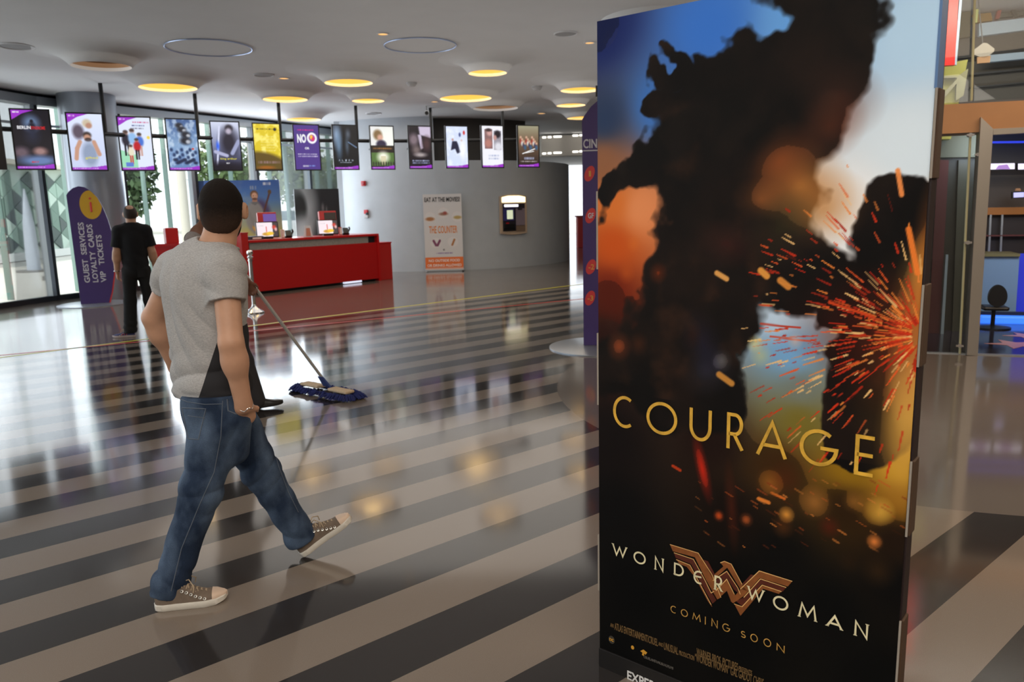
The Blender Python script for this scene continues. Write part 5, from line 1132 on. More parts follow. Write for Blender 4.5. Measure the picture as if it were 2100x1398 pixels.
def on_wall(x, y):
    a = at_y(x, y, 21.2); g_ = math.asin(np.clip((a[0]-CX)/CR, -1, 1)); p = np.array([CX+CR*math.sin(g_), CY-CR*math.cos(g_), 0]); return np.array([p[0], p[1], at_y(x, y, p[1])[2]]), g_
p, g_ = on_wall(752, 376); t = thing('fire_alarm', 'small red fire alarm sounder high on the grey wall', 'alarm', p, g_); MB().box((0, -.04, 0), (.12, .08, .13), bev=.015).build('body', mat('alarm_red', (190, 30, 40), .4), t, smooth=True); MB().tube([(0, -.08, 0), (0, -.10, 0)], .04, 14).build('lens', mat('alarm_lens', (160, 40, 50), .2), t)
p, g_ = on_wall(757, 438); t = thing('call_point', 'small red and white call point low on the grey wall', 'alarm', p, g_); MB().box((0, -.03, .05), (.11, .06, .11), bev=.01).build('body', mat('alarm_red', (190, 30, 40)), t); MB().box((0, -.03, -.07), (.13, .06, .09), bev=.015).build('cover', WHITE, t); MB().box((.04, -.05, .0), (.05, .05, .06)).build('lever', DARKF, t)

# chrome barrier post
b = at_z(522, 641); t = thing('barrier_post', 'chrome barrier post with ball top and conical foot before the red counter', 'barrier post', b)
MB().lathe([(.165, 0), (.165, .018), (.13, .04), (.07, .075), (.04, .11), (.033, .14)], 36).build('foot', CHROME, t, smooth=True); MB().lathe([(.032, .13), (.032, .93)], 24).build('pole', CHROME, t, smooth=True)
MB().lathe([(.042, .90), (.046, .91), (.046, .925), (.034, .93), (.030, .945), (.047, .965), (.052, .99), (.047, 1.015), (.028, 1.03), (0, 1.035)], 28).build('ball_top', CHROME, t, smooth=True); MB().lathe([(.044, .86), (.044, .875)], 24).build('ring', CHROME, t)

# ------------------------------------------------------------------ floor mop
def mop(J):
    c = at_z(670, 797, .05); A_, B_ = at_z(622, 790, .04), at_z(724, 811, .04); d = (B_-A_); d[2] = 0; d = d/np.linalg.norm(d); s = np.array([-d[1], d[0], 0]); Lm = .30; up = np.array([0, 0, 1.])
    t = thing('floor_mop', 'flat dust mop with blue fringe and steel handle on the striped floor', 'mop', c*[1, 1, 0])
    hand_ = at_y(511, 574, 6.27); top = hand_+(hand_-c)*.10; root_ = c+up*.05
    MB().tube([root_, top], .0135, 12).build('handle', mat('mop_steel', (205, 205, 200), .35, metal=.5), t, smooth=True)
    MB().prism([(-.05, 0), (.05, 0), (.03, .12), (-.03, .12)], c+up*.02, d, (hand_-c)/np.linalg.norm(hand_-c), s, .02).build('clamp', mat('mop_blue_clamp', (46, 66, 128), .7), t)
    pad = mat('mop_pad', (206, 182, 152), .95, noise=.1, nscale=60)
    for q in (-1, 1): MB().box(c+d*q*.20+up*.012, (.26, .10, .025), math.atan2(d[1], d[0]), .01).build('pad', pad, t)
    mb = MB(); rg = random.Random(3)
    for k in range(420):
        g = rg.uniform(0, 2*PI); ex, ey = .36*abs(math.cos(g))**.7*(1 if math.cos(g) > 0 else -1), .065*abs(math.sin(g))**.6*(1 if math.sin(g) > 0 else -1)
        p = c+d*ex+s*ey+up*(-.02); o_ = d*math.cos(g)*.5+s*math.sin(g); o_ = o_/np.linalg.norm(o_); l = rg.uniform(.05, .09); j = np.array([rg.uniform(-.4, .4), rg.uniform(-.4, .4), 0])
        dirn = o_+j; mb.tube([p, p+dirn*l*.5+up*rg.uniform(.0, .025), p+dirn*l-up*.015], [.010, .009, .005], 5)
    f = mb.build('fringe', mat('mop_blue', (34, 44, 104), .95, noise=.2, nscale=50), t, smooth=True); f['kind'] = 'stuff'
    return settle(t)

# ------------------------------------------------------------------ glazed shop front on the right
S0_, S1_ = at_z(1900, 724), at_z(2100, 731); SE = (S1_-S0_); SE = SE/np.linalg.norm(SE); SN = np.array([-SE[1], SE[0], 0]);
if SN[1] < 0: SN = -SN      # away from the visitor
SA = math.atan2(SE[1], SE[0])
def on_front(x, y, off=0.):
    q = S0_+SN*off; d = ray(x, y); t_ = (q-CAM_O).dot(SN)/d.dot(SN); return CAM_O+d*t_
def slab(quad, off, th, clampz=True):
    P_ = [on_front(x, y, off) for x, y in quad]; o_ = S0_+SN*off
    poly = [((p-o_).dot(SE), min(max(p[2], .0), CEIL-.01) if clampz else p[2]) for p in P_]
    return MB().prism(poly, o_, SE, (0, 0, 1), SN, th)
def shopfront():
    wood = mat('beam_bronze', (166, 120, 80), .5, noise=.06, nscale=3); jm = mat('jamb_steel', (172, 166, 158), .3, metal=.7)
    t = thing('shop_front', 'glazed shop front with bronze beam and brushed steel door jamb at the right', 'shop front', S0_)
    slab([(1600, 232), (2400, 190), (2400, 252), (1600, 290)], 0, .40).build('beam', wood, t)
    slab([(2012, 240), (2037, 264), (2005, 732), (1983, 728)], -.06, .16).build('door_jamb', jm, t)
    slab([(2037, 264), (2400, 246), (2400, 256), (2037, 276)], -.02, .1).build('door_header', jm, t)
    for q, nm in (([(1600, 285), (2012, 268), (1983, 727), (1600, 715)], 'pane'), ([(1600, -160), (1998, -160), (1994, 208), (1600, 230)], 'pane'), ([(2003, -160), (2400, -160), (2400, 188), (1998, 208)], 'pane')): slab(q, .04, .015).build(nm, GLASS, t)
    seam = mat('seam_pale', (168, 164, 128), .4)
    for a, b in (((2004, -150), (1992, 206)), ((1990, 274), (1968, 725))): MB().tube([on_front(*a), on_front(*b)], .012, 8).build('pane_seam', seam, t)
    for x, y in ((1989, 277), (2006, 317), (1984, 497), (1967, 708)):
        p = on_front(x, y, -.02); MB().tube([p-SN*.03, p+SN*.05], .020, 14).box(p-SN*.03, (.07, .012, .02), SA).build('glass_fitting', CHROME, t, smooth=True)
    slab([(1600, 717), (2400, 738), (2400, 742), (1600, 721)], 0, .06).build('sill', ALU, t)
    settle(t)
    def piece(name, label, cat, items, off):
        t_ = thing(name, label, cat, S0_+SN*off)
        for nm, quad, o_, th, m in items: slab(quad, o_, th).build(nm, m, t_)
        return settle(t_)
    piece('red_hoarding', 'bright red panel with orange stripe above the bronze beam', 'panel', [('panel', [(1929, -150), (1975, -150), (1958, 133), (1925, 135)], .9, .08, mat('panel_red', (190, 14, 14), .45)), ('stripe', [(1945, -150), (1949, -150), (1937, 134), (1934, 134)], .88, .02, mat('stripe_orange', (226, 96, 40), .5)), ('edge', [(1979, -150), (1984, -150), (1962, 133), (1957, 133)], .95, .05, mat('edge_pale', (150, 178, 200), .5))], .9)
    piece('lime_hoarding', 'yellow-green lit panel with grey diagonal braces over the bronze beam', 'panel', [('panel', [(1900, 137), (1985, 122), (1950, 285), (1900, 285)], 1.3, .24, mat('lime', (150, 150, 76), .6)), ('brace', [(1962, 158), (1986, 140), (1976, 196), (1960, 206)], 1.25, .05, mat('brace_grey', (140, 140, 112), .6)), ('brace', [(1930, 196), (1966, 158), (1968, 164), (1932, 206)], 1.22, .05, mat('brace_grey', (140, 140, 112))), ('shelf', [(1900, 157), (1962, 155), (1962, 159), (1900, 161)], 1.2, .2, mat('brace_grey', (140, 140, 112)))], 1.3)
    piece('upper_gallery', 'pale blue gallery fronts with dark recess between them high at the right', 'gallery', [('front', [(2008, 48), (2400, 0), (2400, 22), (2008, 74)], 3.0, .1, mat('gallery_pale', (166, 186, 204), .5)), ('recess', [(1965, 80), (2400, 24), (2400, 76), (1965, 120)], 3.1, .1, mat('gallery_dark', (26, 26, 30), .5)), ('front', [(2028, 113), (2400, 78), (2400, 92), (2028, 127)], 2.9, .1, mat('gallery_pale', (166, 186, 204))), ('ceiling_band', [(1975, 128), (2400, 92), (2400, 260), (1960, 262)], 3.3, .1, mat('gallery_grey', (84, 80, 74), .6)), ('joint', [(1990, 150), (2400, 112), (2400, 116), (1990, 154)], 3.2, .05, DARKF), ('joint', [(1990, 178), (2400, 140), (2400, 143), (1990, 181)], 3.2, .05, DARKF),
        ('amber_post', [(2008, -150), (2046, -150), (2036, 42), (2003, 46)], 3.2, .1, mat('amber', (150, 112, 34), .5)), ('red_post', [(2060, -150), (2068, -150), (2050, 38), (2042, 39)], 3.1, .1, mat('post_red', (140, 44, 44), .5)), ('upper_window', [(2064, -150), (2400, -150), (2400, 0), (2050, 36)], 3.3, .1, mat('gallery_window', (70, 74, 74), .4)), ('window_bar', [(2088, -150), (2096, -150), (2090, 34), (2082, 35)], 3.15, .06, DARKF), ('pillar', [(1965, -150), (2004, -150), (1990, 75), (1968, 78)], 3.0, .1, mat('gallery_olive', (64, 60, 40), .6)), ('lit_slot', [(1998, 14), (2008, 12), (2004, 46), (1995, 48)], 2.9, .05, mat('slot_lit', (190, 196, 120), .5))], 3.0)
    piece('hanging_plate', 'grey rounded plate hanging in front of the pale gallery', 'sign', [('plate', [(1995, 104), (2000, 100), (2016, 88), (2024, 88), (2040, 100), (2038, 106), (2020, 120), (1997, 112)], 1.6, .04, mat('plate_grey', (150, 144, 134), .5)), ('tab', [(2004, 117), (2032, 114), (2030, 128), (2004, 130)], 1.6, .03, mat('tab_brown', (160, 120, 80), .5)), ('wire', [(2015, -200), (2017, -200), (2017, 92), (2015, 92)], 1.61, .01, DARKF)], 1.6)
    piece('shop_back_wall', 'dark back wall inside the shop left of the steel door jamb', 'partition', [('panel', [(1600, 325), (2016, 322), (1996, 692), (1600, 690)], 1.6, .06, mat('shop_dark', (30, 32, 28), .4)), ('lighter_strip', [(1966, 328), (1990, 327), (1972, 690), (1952, 690)], 1.55, .03, mat('shop_olive', (48, 50, 42), .4)), ('top_band', [(1600, 280), (2016, 272), (2014, 322), (1600, 325)], 1.5, .08, mat('shop_band', (70, 74, 62), .6)), ('low_plinth', [(1600, 688), (1995, 690), (1994, 722), (1600, 716)], 1.2, .1, mat('shop_plinth', (92, 92, 84), .6))], 1.6)
    piece('red_drape', 'dark red drape behind the glass left of the steel jamb', 'drape', [('drape', [(1924, 328), (1946, 328), (1926, 688), (1903, 688)], 1.35, .05, mat('drape_red', (66, 24, 28), .8)), ('light_strip', [(1940, 522), (1945, 522), (1935, 688), (1929, 688)], 1.30, .03, mat('strip_bluegrey', (120, 136, 150), .4)), ('pole', [(1914, 300), (1919, 300), (1900, 690), (1895, 690)], 1.3, .04, mat('pole_grey', (110, 110, 104), .5))], 1.35)
    dk = mat('store_navy', (24, 22, 36), .5); bl = mat('led_blue', (20, 30, 120), .5, emit=(40, 60, 215), estr=1.1)
    piece('store_back', 'dark store interior with blue light strips seen through the right doorway', 'shop interior', [('back_wall', [(1990, 262), (2420, 262), (2420, 660), (1990, 646)], 4.2, .1, dk), ('light_strip', [(2000, 268), (2420, 262), (2420, 266), (2000, 272)], 4.0, .05, bl), ('light_strip', [(2000, 290), (2420, 285), (2420, 289), (2000, 294)], 4.0, .05, bl), ('brown_band', [(2000, 360), (2420, 352), (2420, 420), (2000, 426)], 4.05, .06, mat('store_brown', (66, 56, 50), .5)), ('amber_rail', [(2000, 426), (2420, 420), (2420, 434), (2000, 441)], 3.9, .1, mat('amber_rail', (140, 88, 36), .4, emit=(150, 90, 30), estr=.25)), ('shelf_back', [(2000, 441), (2420, 434), (2420, 520), (2000, 526)], 4.05, .05, mat('store_shelf', (46, 40, 42), .4)), ('shelf_post', [(2030, 440), (2034, 440), (2030, 522), (2026, 522)], 3.9, .04, ALU), ('shelf_post', [(2054, 440), (2058, 440), (2054, 522), (2050, 522)], 3.9, .04, ALU), ('shelf', [(2000, 482), (2420, 478), (2420, 481), (2000, 485)], 3.9, .1, mat('shelf_red', (100, 50, 50), .4))], 4.2)
    for (x0, x1), k in (((2030, 2082), 'left'), ((2087, 2150), 'right')):
        piece('light_box', '%s white and purple light box sign inside the store doorway' % k, 'light box', [('case', [(x0, 334), (x1, 333), (x1, 348), (x0, 349)], 3.6, .08, BLACK), ('lit_face', [(x0+1, 335.5), (x1-1, 334.5), (x1-1, 346.5), (x0+1, 347.5)], 3.59, .01, mat('light_box_white', (220, 215, 235), .4, emit=(222, 214, 238), estr=.9)), ('purple_print', [(x0+18, 339), (x0+36, 337), (x0+42, 347), (x0+12, 347)], 3.575, .01, mat('light_box_purple', (150, 110, 180), .4, emit=(160, 120, 190), estr=.7))], 3.6)
    piece('small_monitor', 'small lavender monitor glowing on the store shelf', 'monitor', [('case', [(2076, 393), (2102, 392), (2102, 406), (2076, 407)], 3.5, .06, BLACK), ('display', [(2079, 395), (2100, 394), (2100, 404), (2079, 405)], 3.49, .01, mat('lavender_glow', (170, 170, 225), .4, emit=(176, 178, 232), estr=.9)), ('lamp', [(2084, 386), (2092, 386), (2094, 391), (2082, 391)], 3.5, .04, mat('lamp_brass', (176, 130, 90), .3))], 3.5)
    piece('display_cabinet', 'pale blue display cabinet on wheels in the store doorway', 'cabinet', [('body', [(2016, 524), (2091, 524), (2083, 640), (2008, 637)], 2.72, .4, mat('cabinet_blue', (120, 150, 184), .4)), ('top', [(2014, 520), (2093, 520), (2092, 526), (2014, 526)], 2.68, .5, mat('cabinet_edge', (110, 104, 70), .5))], 2.6)
    p = on_front(2047, 607, 1.75); t_ = thing('bar_stool', 'black round-backed stool before the pale blue cabinet', 'stool', (p[0], p[1], 0))
    MB().prism([(.10*math.cos(g)*(1-.1*math.sin(g)), .135*math.sin(g)) for g in np.linspace(0, 2*PI, 28)[:-1]], p, SE, (0, 0, 1), SN, .06).build('backrest', BLACK, t_, smooth=True)
    MB().box(p+SN*.15-np.array([0, 0, .16]), (.28, .28, .05), SA, .02).build('seat', BLACK, t_); MB().tube([p+SN*.15-np.array([0, 0, .18]), (p+SN*.15)*[1, 1, 0]], .025, 10).build('stem', BLACK, t_); MB().lathe([(.2, 0), (.2, .02), (.03, .04)], 24, c=(p+SN*.15)*[1, 1, 0]).build('foot', BLACK, t_); settle(t_)
    for x in (2030, 2063):
        p = on_front(x, 640, 2.5); p[2] = .06; t_ = thing('castor', 'black castor ring under the %s of the pale blue cabinet' % ('left' if x < 2050 else 'right'), 'castor', p*[1, 1, 0])
        MB().tube([p+SE*.055*math.cos(g)+np.array([0, 0, .055*math.sin(g)]) for g in np.linspace(0, 2*PI, 21)], .014, 8).build('tyre', BLACK, t_, smooth=True); MB().tube([p-SN*.02, p+SN*.02], .02, 8).build('hub', ALU, t_); settle(t_)
    t_ = thing('led_plinth', 'glowing blue lit plinth along the store floor behind the doorway', 'light strip', S0_+SN*2.3)
    q0, q1 = on_front(2008, 650, 2.35), on_front(2420, 655, 2.35); c = (q0+q1)/2; MB().box([c[0], c[1], .05], (np.linalg.norm(q1-q0), .14, .10), SA, .02).build('lit_tube', mat('led_bright', (50, 110, 230), .4, emit=(52, 112, 236), estr=1.3), t_); MB().box([c[0]+SN[0]*.1, c[1]+SN[1]*.1, .07], (np.linalg.norm(q1-q0), .08, .14), SA).build('back', DARKF, t_)
    slab([(2086, 520), (2140, 520), (2136, 640), (2080, 640)], 2.9, .06).build('lit_panel', mat('led_soft', (36, 44, 150), .4, emit=(40, 52, 190), estr=.6), t_); settle(t_)
    fl = [on_front(1600, 720, .07), on_front(2500, 742, .07), on_front(2500, 742, .07)+SN*4.4, on_front(1600, 720, .07)+SN*4.4]
    MB().prism([(p_[0], p_[1]) for p_ in fl], (0, 0, 0), (1, 0, 0), (0, 1, 0), (0, 0, 1), .006).build('store_floor', mat('store_floor', (34, 31, 42), .12), kind='structure')
    for x, y, r, lab in ((2082, 707, .30, 'pink star inlay nearest in the dark store floor'), (2108, 690, .26, 'pink star inlay farther back in the dark store floor')):
        p = at_z(x, y); o_ = thing('star_inlay', lab, 'floor inlay', p)
        MB().prism([((r if k % 2 == 0 else r*.42)*math.cos(PI/2+k*PI/5), (r if k % 2 == 0 else r*.42)*math.sin(PI/2+k*PI/5)) for k in range(10)], (0, 0, .006), (1, 0, 0), (0, 1, 0), (0, 0, 1), .003).build('star', mat('star_pink', (176, 128, 122), .3), o_)
shopfront()

# far end beyond the curved wall
p = at_y(1186, 560, 30.); t = thing('far_counter', 'red counter glimpsed beyond the curved wall beside the purple directory', 'counter', (4.3, 31, 0)); MB().box((0, 0, .6), (3.2, .8, 1.2), bev=.02).build('body', REDC, t); MB().box((0, 0, 1.23), (3.3, .9, .06)).build('top', mat('far_top', (150, 60, 56), .4), t)
# ------------------------------------------------------------------ large cardboard poster box in the foreground
def standee():
    o = at_z(1230, 1364); a = math.radians(-40); e = np.array([math.cos(a), math.sin(a), 0]); up = np.array([0, 0, 1.]); bk = np.array([-e[1], e[0], 0]); Wd, Hd, D = .95, 2.17, .10
    t = thing('cardboard_standee', 'tall cardboard film poster box reading COURAGE and COMING SOON in the foreground', 'standee', o)
    card = mat('card_black', (20, 17, 16), .5); kraft = mat('card_kraft', (74, 52, 34), .7, noise=.08, nscale=8); edge = mat('card_edge', (150, 141, 130), .8)
    MB().box(o+e*Wd/2+bk*.006+up*Hd/2, (Wd, .008, Hd), a).build('front_panel', card, t)
    MB().box(o+e*(Wd-.006)+bk*(D/2+.006)+up*Hd/2, (.006, D-.012, Hd), a).build('side_panel', card, t); MB().box(o+e*.006+bk*(D/2+.006)+up*Hd/2, (.006, D-.012, Hd), a).build('side_panel', card, t)
    MB().box(o+e*Wd/2+bk*D+up*Hd/2, (Wd-.03, .006, Hd), a).build('back_panel', kraft, t); MB().box(o+e*Wd/2+bk*D/2+up*(Hd-.03), (Wd-.03, D-.01, .006), a).build('top_flap', kraft, t)
    # upper right flap printed sky blue, then alternating slots and kraft tabs down the right edge, thin white tabs on the left
    zr = lambda y, x=1890: plane_pt(x, y, o, e)[1]
    MB().box(o+e*(Wd+.001)+bk*.0290+up*(zr(183)+Hd)/2, (.006, .06, Hd-zr(183)), a).build('upper_flap', mat('card_sky', (86, 122, 170), .5), t)
    for y0, y1 in ((183, 366), (584, 753), (950, 1107), (1286, 1460)):
        z1, z0 = zr(y0), max(zr(y1), .01); c = (z0+z1)/2
        tb = MB().box(o+e*(Wd+.006)+bk*.030+up*c, (.010, .052, z1-z0), a, .002).build('slot_tab', kraft, t)
        MB().box(o+e*(Wd+.004)-bk*.001+up*c, (.005, .005, z1-z0), a).build('tab_edge', edge, tb)
    for y0, y1 in ((366, 584), (753, 950), (1107, 1286)):
        z1, z0 = zr(y0), zr(y1); MB().box(o+e*(Wd+.002)+bk*.03+up*(z0+z1)/2, (.006, .05, z1-z0), a).build('slot_strip', mat('card_dark_strip', (34, 18, 18), .5), t)
    zl = lambda y: plane_pt(1225, y, o, e)[1]
    for y0, y1 in ((392, 552), (683, 830), (1096, 1210)):
        z1, z0 = zl(y0), zl(y1); MB().box(o-e*.003+bk*.006+up*(z0+z1)/2, (.008, .010, z1-z0), a).build('left_tab', edge, t)
    MB().box(o+e*Wd/2+bk*.045+up*.035, (Wd+.002, .10, .07), a, .001).build('base_fold', card, t)
    # ---- printed picture: burning smoke under a blue sky, embers and sparks (abstract)
    w, h = 330, 752; A_ = Art(w, h, (10, 9, 9))
    def q(x, y): u, z = plane_pt(x, y, o, e); return u/Wd, 1-z/Hd
    Xp = A_.X; Yp = A_.Y
    n1 = vnoise(h, w, 4, 31, 5); n2 = vnoise(h, w, 9, 32, 4); n3 = vnoise(h, w, 4, 33, 5); n4 = vnoise(h, w, 10, 34, 4)
    ST = [((1230, 60), (26, 40, 104)), ((1450, 60), (62, 124, 222)), ((1650, 40), (108, 172, 244)), ((1880, 60), (192, 226, 255)), ((1240, 250), (44, 62, 96)), ((1350, 220), (66, 122, 204)), ((1860, 300), (228, 243, 255)), ((1760, 420), (250, 252, 255)), ((1236, 330), (150, 100, 70)), ((1260, 420), (226, 120, 50)), ((1310, 430), (240, 150, 96)), ((1260, 500), (205, 84, 24)), ((1250, 600), (118, 36, 14)), ((1240, 700), (60, 24, 16)), ((1700, 560), (250, 252, 255)), ((1600, 640), (200, 222, 244)), ((1620, 730), (118, 172, 222)), ((1640, 800), (120, 128, 120)), ((1640, 860), (122, 108, 40)), ((1840, 860), (206, 178, 110)), ((1840, 960), (206, 156, 40)), ((1740, 960), (150, 110, 20)), ((1600, 960), (84, 50, 16)), ((1460, 900), (44, 24, 18)), ((1250, 900), (26, 17, 16)), ((1260, 1050), (14, 12, 12)), ((1500, 1060), (30, 18, 12)), ((1740, 1040), (60, 36, 12)), ((1840, 1020), (150, 100, 26)), ((1840, 1110), (44, 26, 14)), ((1600, 1140), (14, 12, 11)), ((1840, 1200), (12, 10, 10)), ((1300, 1200), (8, 8, 8)), ((1500, 1300), (8, 8, 8)), ((1800, 1390), (8, 8, 8)), ((1300, 1380), (8, 8, 8)), ((1530, 1200), (8, 8, 8)), ((1700, 1240), (9, 9, 9))]
    num = np.zeros((h, w, 3)); den = np.zeros((h, w))
    for p, c in ST:
        x, y = q(*p); d2 = (Xp-x)**2+((Yp-y)*A_.asp)**2+.0012; k = 1/d2**1.6; num += k[..., None]*np.array(c); den += k
    A_.c = num/den[..., None]
    # dark smoke mass
    def mass(items, col, warp, soft, seed):
        acc = np.zeros((h, w)); wx = Xp+(n1-.5)*warp*.55+(n2-.5)*warp*.18; wy = Yp+((n3-.5)*warp*.5+(n4-.5)*warp*.2)/A_.asp
        for x, y, r in items:
            ux, uy = q(x, y); rr = r/760.; acc += np.exp(-6*(np.hypot(wx-ux, (wy-uy)*A_.asp)/rr-1))
        d = 1-np.log(acc+1e-9)/6
        f = 1.0-d+(n2-.5)*warp*.5+(n4-.5)*warp*.6; A_.mix(np.clip(f/soft+.5, 0, 1), col); return f
    mass([(1700, 95, 105), (1620, 110, 120), (1530, 150, 95), (1440, 190, 80), (1370, 150, 34), (1350, 220, 40), (1640, 210, 130), (1560, 280, 130), (1460, 300, 110), (1400, 330, 90), (1320, 350, 62), (1250, 375, 62), (1480, 400, 140), (1470, 500, 150), (1600, 500, 115), (1640, 420, 60), (1450, 610, 130), (1600, 560, 70), (1400, 700, 130), (1420, 780, 120), (1340, 800, 130), (1280, 760, 80), (1480, 660, 100), (1690, 560, 46), (1700, 640, 50), (1720, 720, 50)], (22, 17, 15), .42, .16, 1)
    mass([(1850, 400, 56), (1840, 480, 86), (1830, 570, 96), (1820, 660, 110), (1810, 740, 112), (1790, 820, 92), (1770, 890, 66), (1750, 930, 40)], (18, 13, 12), .22, .10, 2)
    # embers inside the smoke
    for x, y, rx, ry, c, al, ro in ((1640, 380, .085, .03, (206, 130, 60), .75, .5), (1600, 330, .05, .03, (150, 76, 36), .7, .9), (1560, 410, .05, .015, (180, 104, 50), .6, .2), (1690, 430, .06, .03, (196, 128, 62), .6, 1.1), (1720, 200, .07, .025, (110, 62, 44), .55, .6), (1700, 260, .05, .025, (130, 62, 36), .6, .9), (1490, 500, .06, .018, (110, 48, 40), .6, .2), (1600, 470, .05, .03, (84, 74, 42), .6, .8), (1450, 760, .06, .02, (86, 84, 110), .5, -.6), (1440, 700, .04, .03, (54, 50, 84), .6, -.4), (1440, 960, .014, .03, (205, 40, 20), .95, -.25), (1500, 1040, .014, .04, (120, 44, 20), .6, -.1)):
        ux, uy = q(x, y); A_.blob(ux, uy, rx, ry, c, .9, al, ro)
    fr = np.clip((n2-.56)*6, 0, 1)*np.clip((q(1600, 300)[1]+.3-Yp)*4, 0, 1); A_.mix(fr*.10*(A_.c.mean(2) < 60), (110, 80, 60))
    dk_ = A_.c.mean(2) < 45; A_.mix(np.clip((n1-.42)*3.2, 0, 1)*.55*dk_*(Yp < q(1500, 900)[1]), (58, 38, 29)); A_.mix(np.clip((n4-.5)*4, 0, 1)*np.clip((n3-.45)*5, 0, 1)*.5*dk_*(Yp < q(1500, 840)[1]), (92, 56, 36))
    rg = random.Random(12)
    sx, sy = q(1893, 690); A_.blob(sx, sy, .05, .07, (236, 190, 90), .9, .95); A_.blob(sx, sy+.05, .10, .09, (206, 150, 60), .95, .5)
    A_.blob(sx+.01, sy-.10, .03, .05, (220, 120, 40), .9, .7)
    for x, y, rx, ry, c, al in ((1875, 760, .035, .05, (240, 200, 110), .9), (1862, 830, .035, .05, (226, 170, 80), .8), (1880, 640, .02, .05, (240, 150, 60), .8), (1850, 900, .04, .05, (214, 160, 70), .6), (1810, 700, .10, .05, (120, 40, 20), .5), (1760, 660, .12, .04, (90, 26, 14), .5)):
        ux, uy = q(x, y); A_.blob(ux, uy, rx, ry, c, .9, al)
    for k in range(430):
        g = rg.gauss(1.0, .20)*PI if k < 300 else rg.uniform(.58*PI, 1.45*PI); r0 = .03+.46*rg.random()**1.5; L_ = rg.uniform(.008, .07)*(1-.6*r0); c = rg.choice([(236, 92, 40), (214, 54, 24), (246, 140, 60), (180, 40, 20), (200, 50, 24), (250, 200, 130)])
        x0, y0 = sx+r0*math.cos(g), sy-r0*math.sin(g)/A_.asp; x1, y1 = x0+L_*math.cos(g), y0-(L_*math.sin(g)-.3*L_*r0)/A_.asp
        A_.line(x0, y0, x1, y1, rg.uniform(.0014, .0034), c, rg.uniform(.55, 1), .5)
    for x, y, x1, y1, wd, c in ((1840, 350, 1848, 400, .006, (250, 150, 80)), (1862, 470, 1880, 560, .007, (246, 130, 50)), (1700, 620, 1790, 650, .004, (214, 70, 30)), (1560, 664, 1640, 672, .003, (190, 60, 40)), (1580, 690, 1660, 700, .003, (200, 90, 70)), (1470, 560, 1490, 572, .008, (236, 170, 90)), (1560, 555, 1572, 566, .010, (236, 160, 70)), (1600, 575, 1616, 588, .010, (220, 140, 60)), (1475, 768, 1500, 786, .010, (206, 140, 60)), (1380, 955, 1395, 964, .005, (190, 60, 24)), (1582, 1010, 1608, 1022, .004, (220, 110, 40)), (1556, 1022, 1576, 1030, .006, (230, 130, 50))):
        p0, p1 = q(x, y), q(x1, y1); A_.line(p0[0], p0[1], p1[0], p1[1], wd, c, .95)
    for x, y, r, c, al in ((1270, 710, .03, (150, 70, 36), .8), (1310, 705, .022, (110, 56, 30), .6), (1580, 990, .028, (150, 92, 32), .8), (1670, 1030, .03, (170, 110, 50), .7), (1612, 1055, .016, (226, 150, 60), .9), (1605, 1080, .022, (120, 66, 24), .7), (1750, 1028, .02, (150, 100, 40), .7), (1803, 1048, .024, (240, 190, 80), .9), (1790, 1042, .03, (170, 120, 40), .6), (1792, 1110, .014, (230, 130, 60), .9), (1474, 1057, .012, (210, 80, 30), .9), (1530, 1065, .014, (190, 90, 40), .8), (1800, 1170, .03, (70, 46, 22), .8), (1740, 1150, .02, (56, 36, 18), .7), (1480, 740, .02, (190, 196, 190), .3), (1548, 705, .016, (220, 214, 150), .7), (1630, 700, .014, (220, 190, 180), .6), (1560, 730, .02, (206, 206, 140), .5), (1610, 980, .03, (110, 50, 18), .6), (1700, 1080, .02, (130, 40, 20), .6), (1420, 690, .02, (60, 30, 20), .6), (1350, 560, .02, (190, 70, 20), .5), (1285, 560, .02, (200, 90, 30), .5), (1300, 500, .016, (220, 110, 40), .5)):
        ux, uy = q(x, y); A_.blob(ux, uy, r, r/A_.asp*1.1, c, .8, al, .4)
    for k in range(60):
        x, y = rg.uniform(1420, 1850), rg.uniform(980, 1120); p0 = q(x, y); L_ = rg.uniform(.006, .03); A_.line(p0[0], p0[1], p0[0]+L_, p0[1]+L_*.18, rg.uniform(.0012, .003), rg.choice([(190, 90, 36), (130, 56, 24), (220, 130, 60)]), rg.uniform(.25, .8))
    ux, uy = q(1230, 1330); A_.rect(0, uy, 1, 1.01, (5, 5, 6)); A_.c = np.clip(A_.c*np.where(A_.c.mean(2, keepdims=True) < 60, .72, 1.)+(n2-.5)[..., None]*3, 0, 255)
    PM = vcol_mat('standee_print', .55); PM.node_tree.nodes['Principled BSDF'].inputs['Specular IOR Level'].default_value = .12
    A_.grid('print', PM, o+bk*.0005, e*Wd, up*Hd, t)
    # ---- lettering, as thin foil on the print
    gold = mat('foil_gold', (214, 166, 58), .35, noise=.25, nscale=30); cream = mat('foil_cream', (226, 216, 176), .4, noise=.12, nscale=25); amber = mat('foil_amber', (196, 150, 74), .45, noise=.3, nscale=60); dim = mat('print_bronze', (118, 92, 56), .5); whi = mat('print_white', (214, 214, 214), .5)
    fr_ = -bk
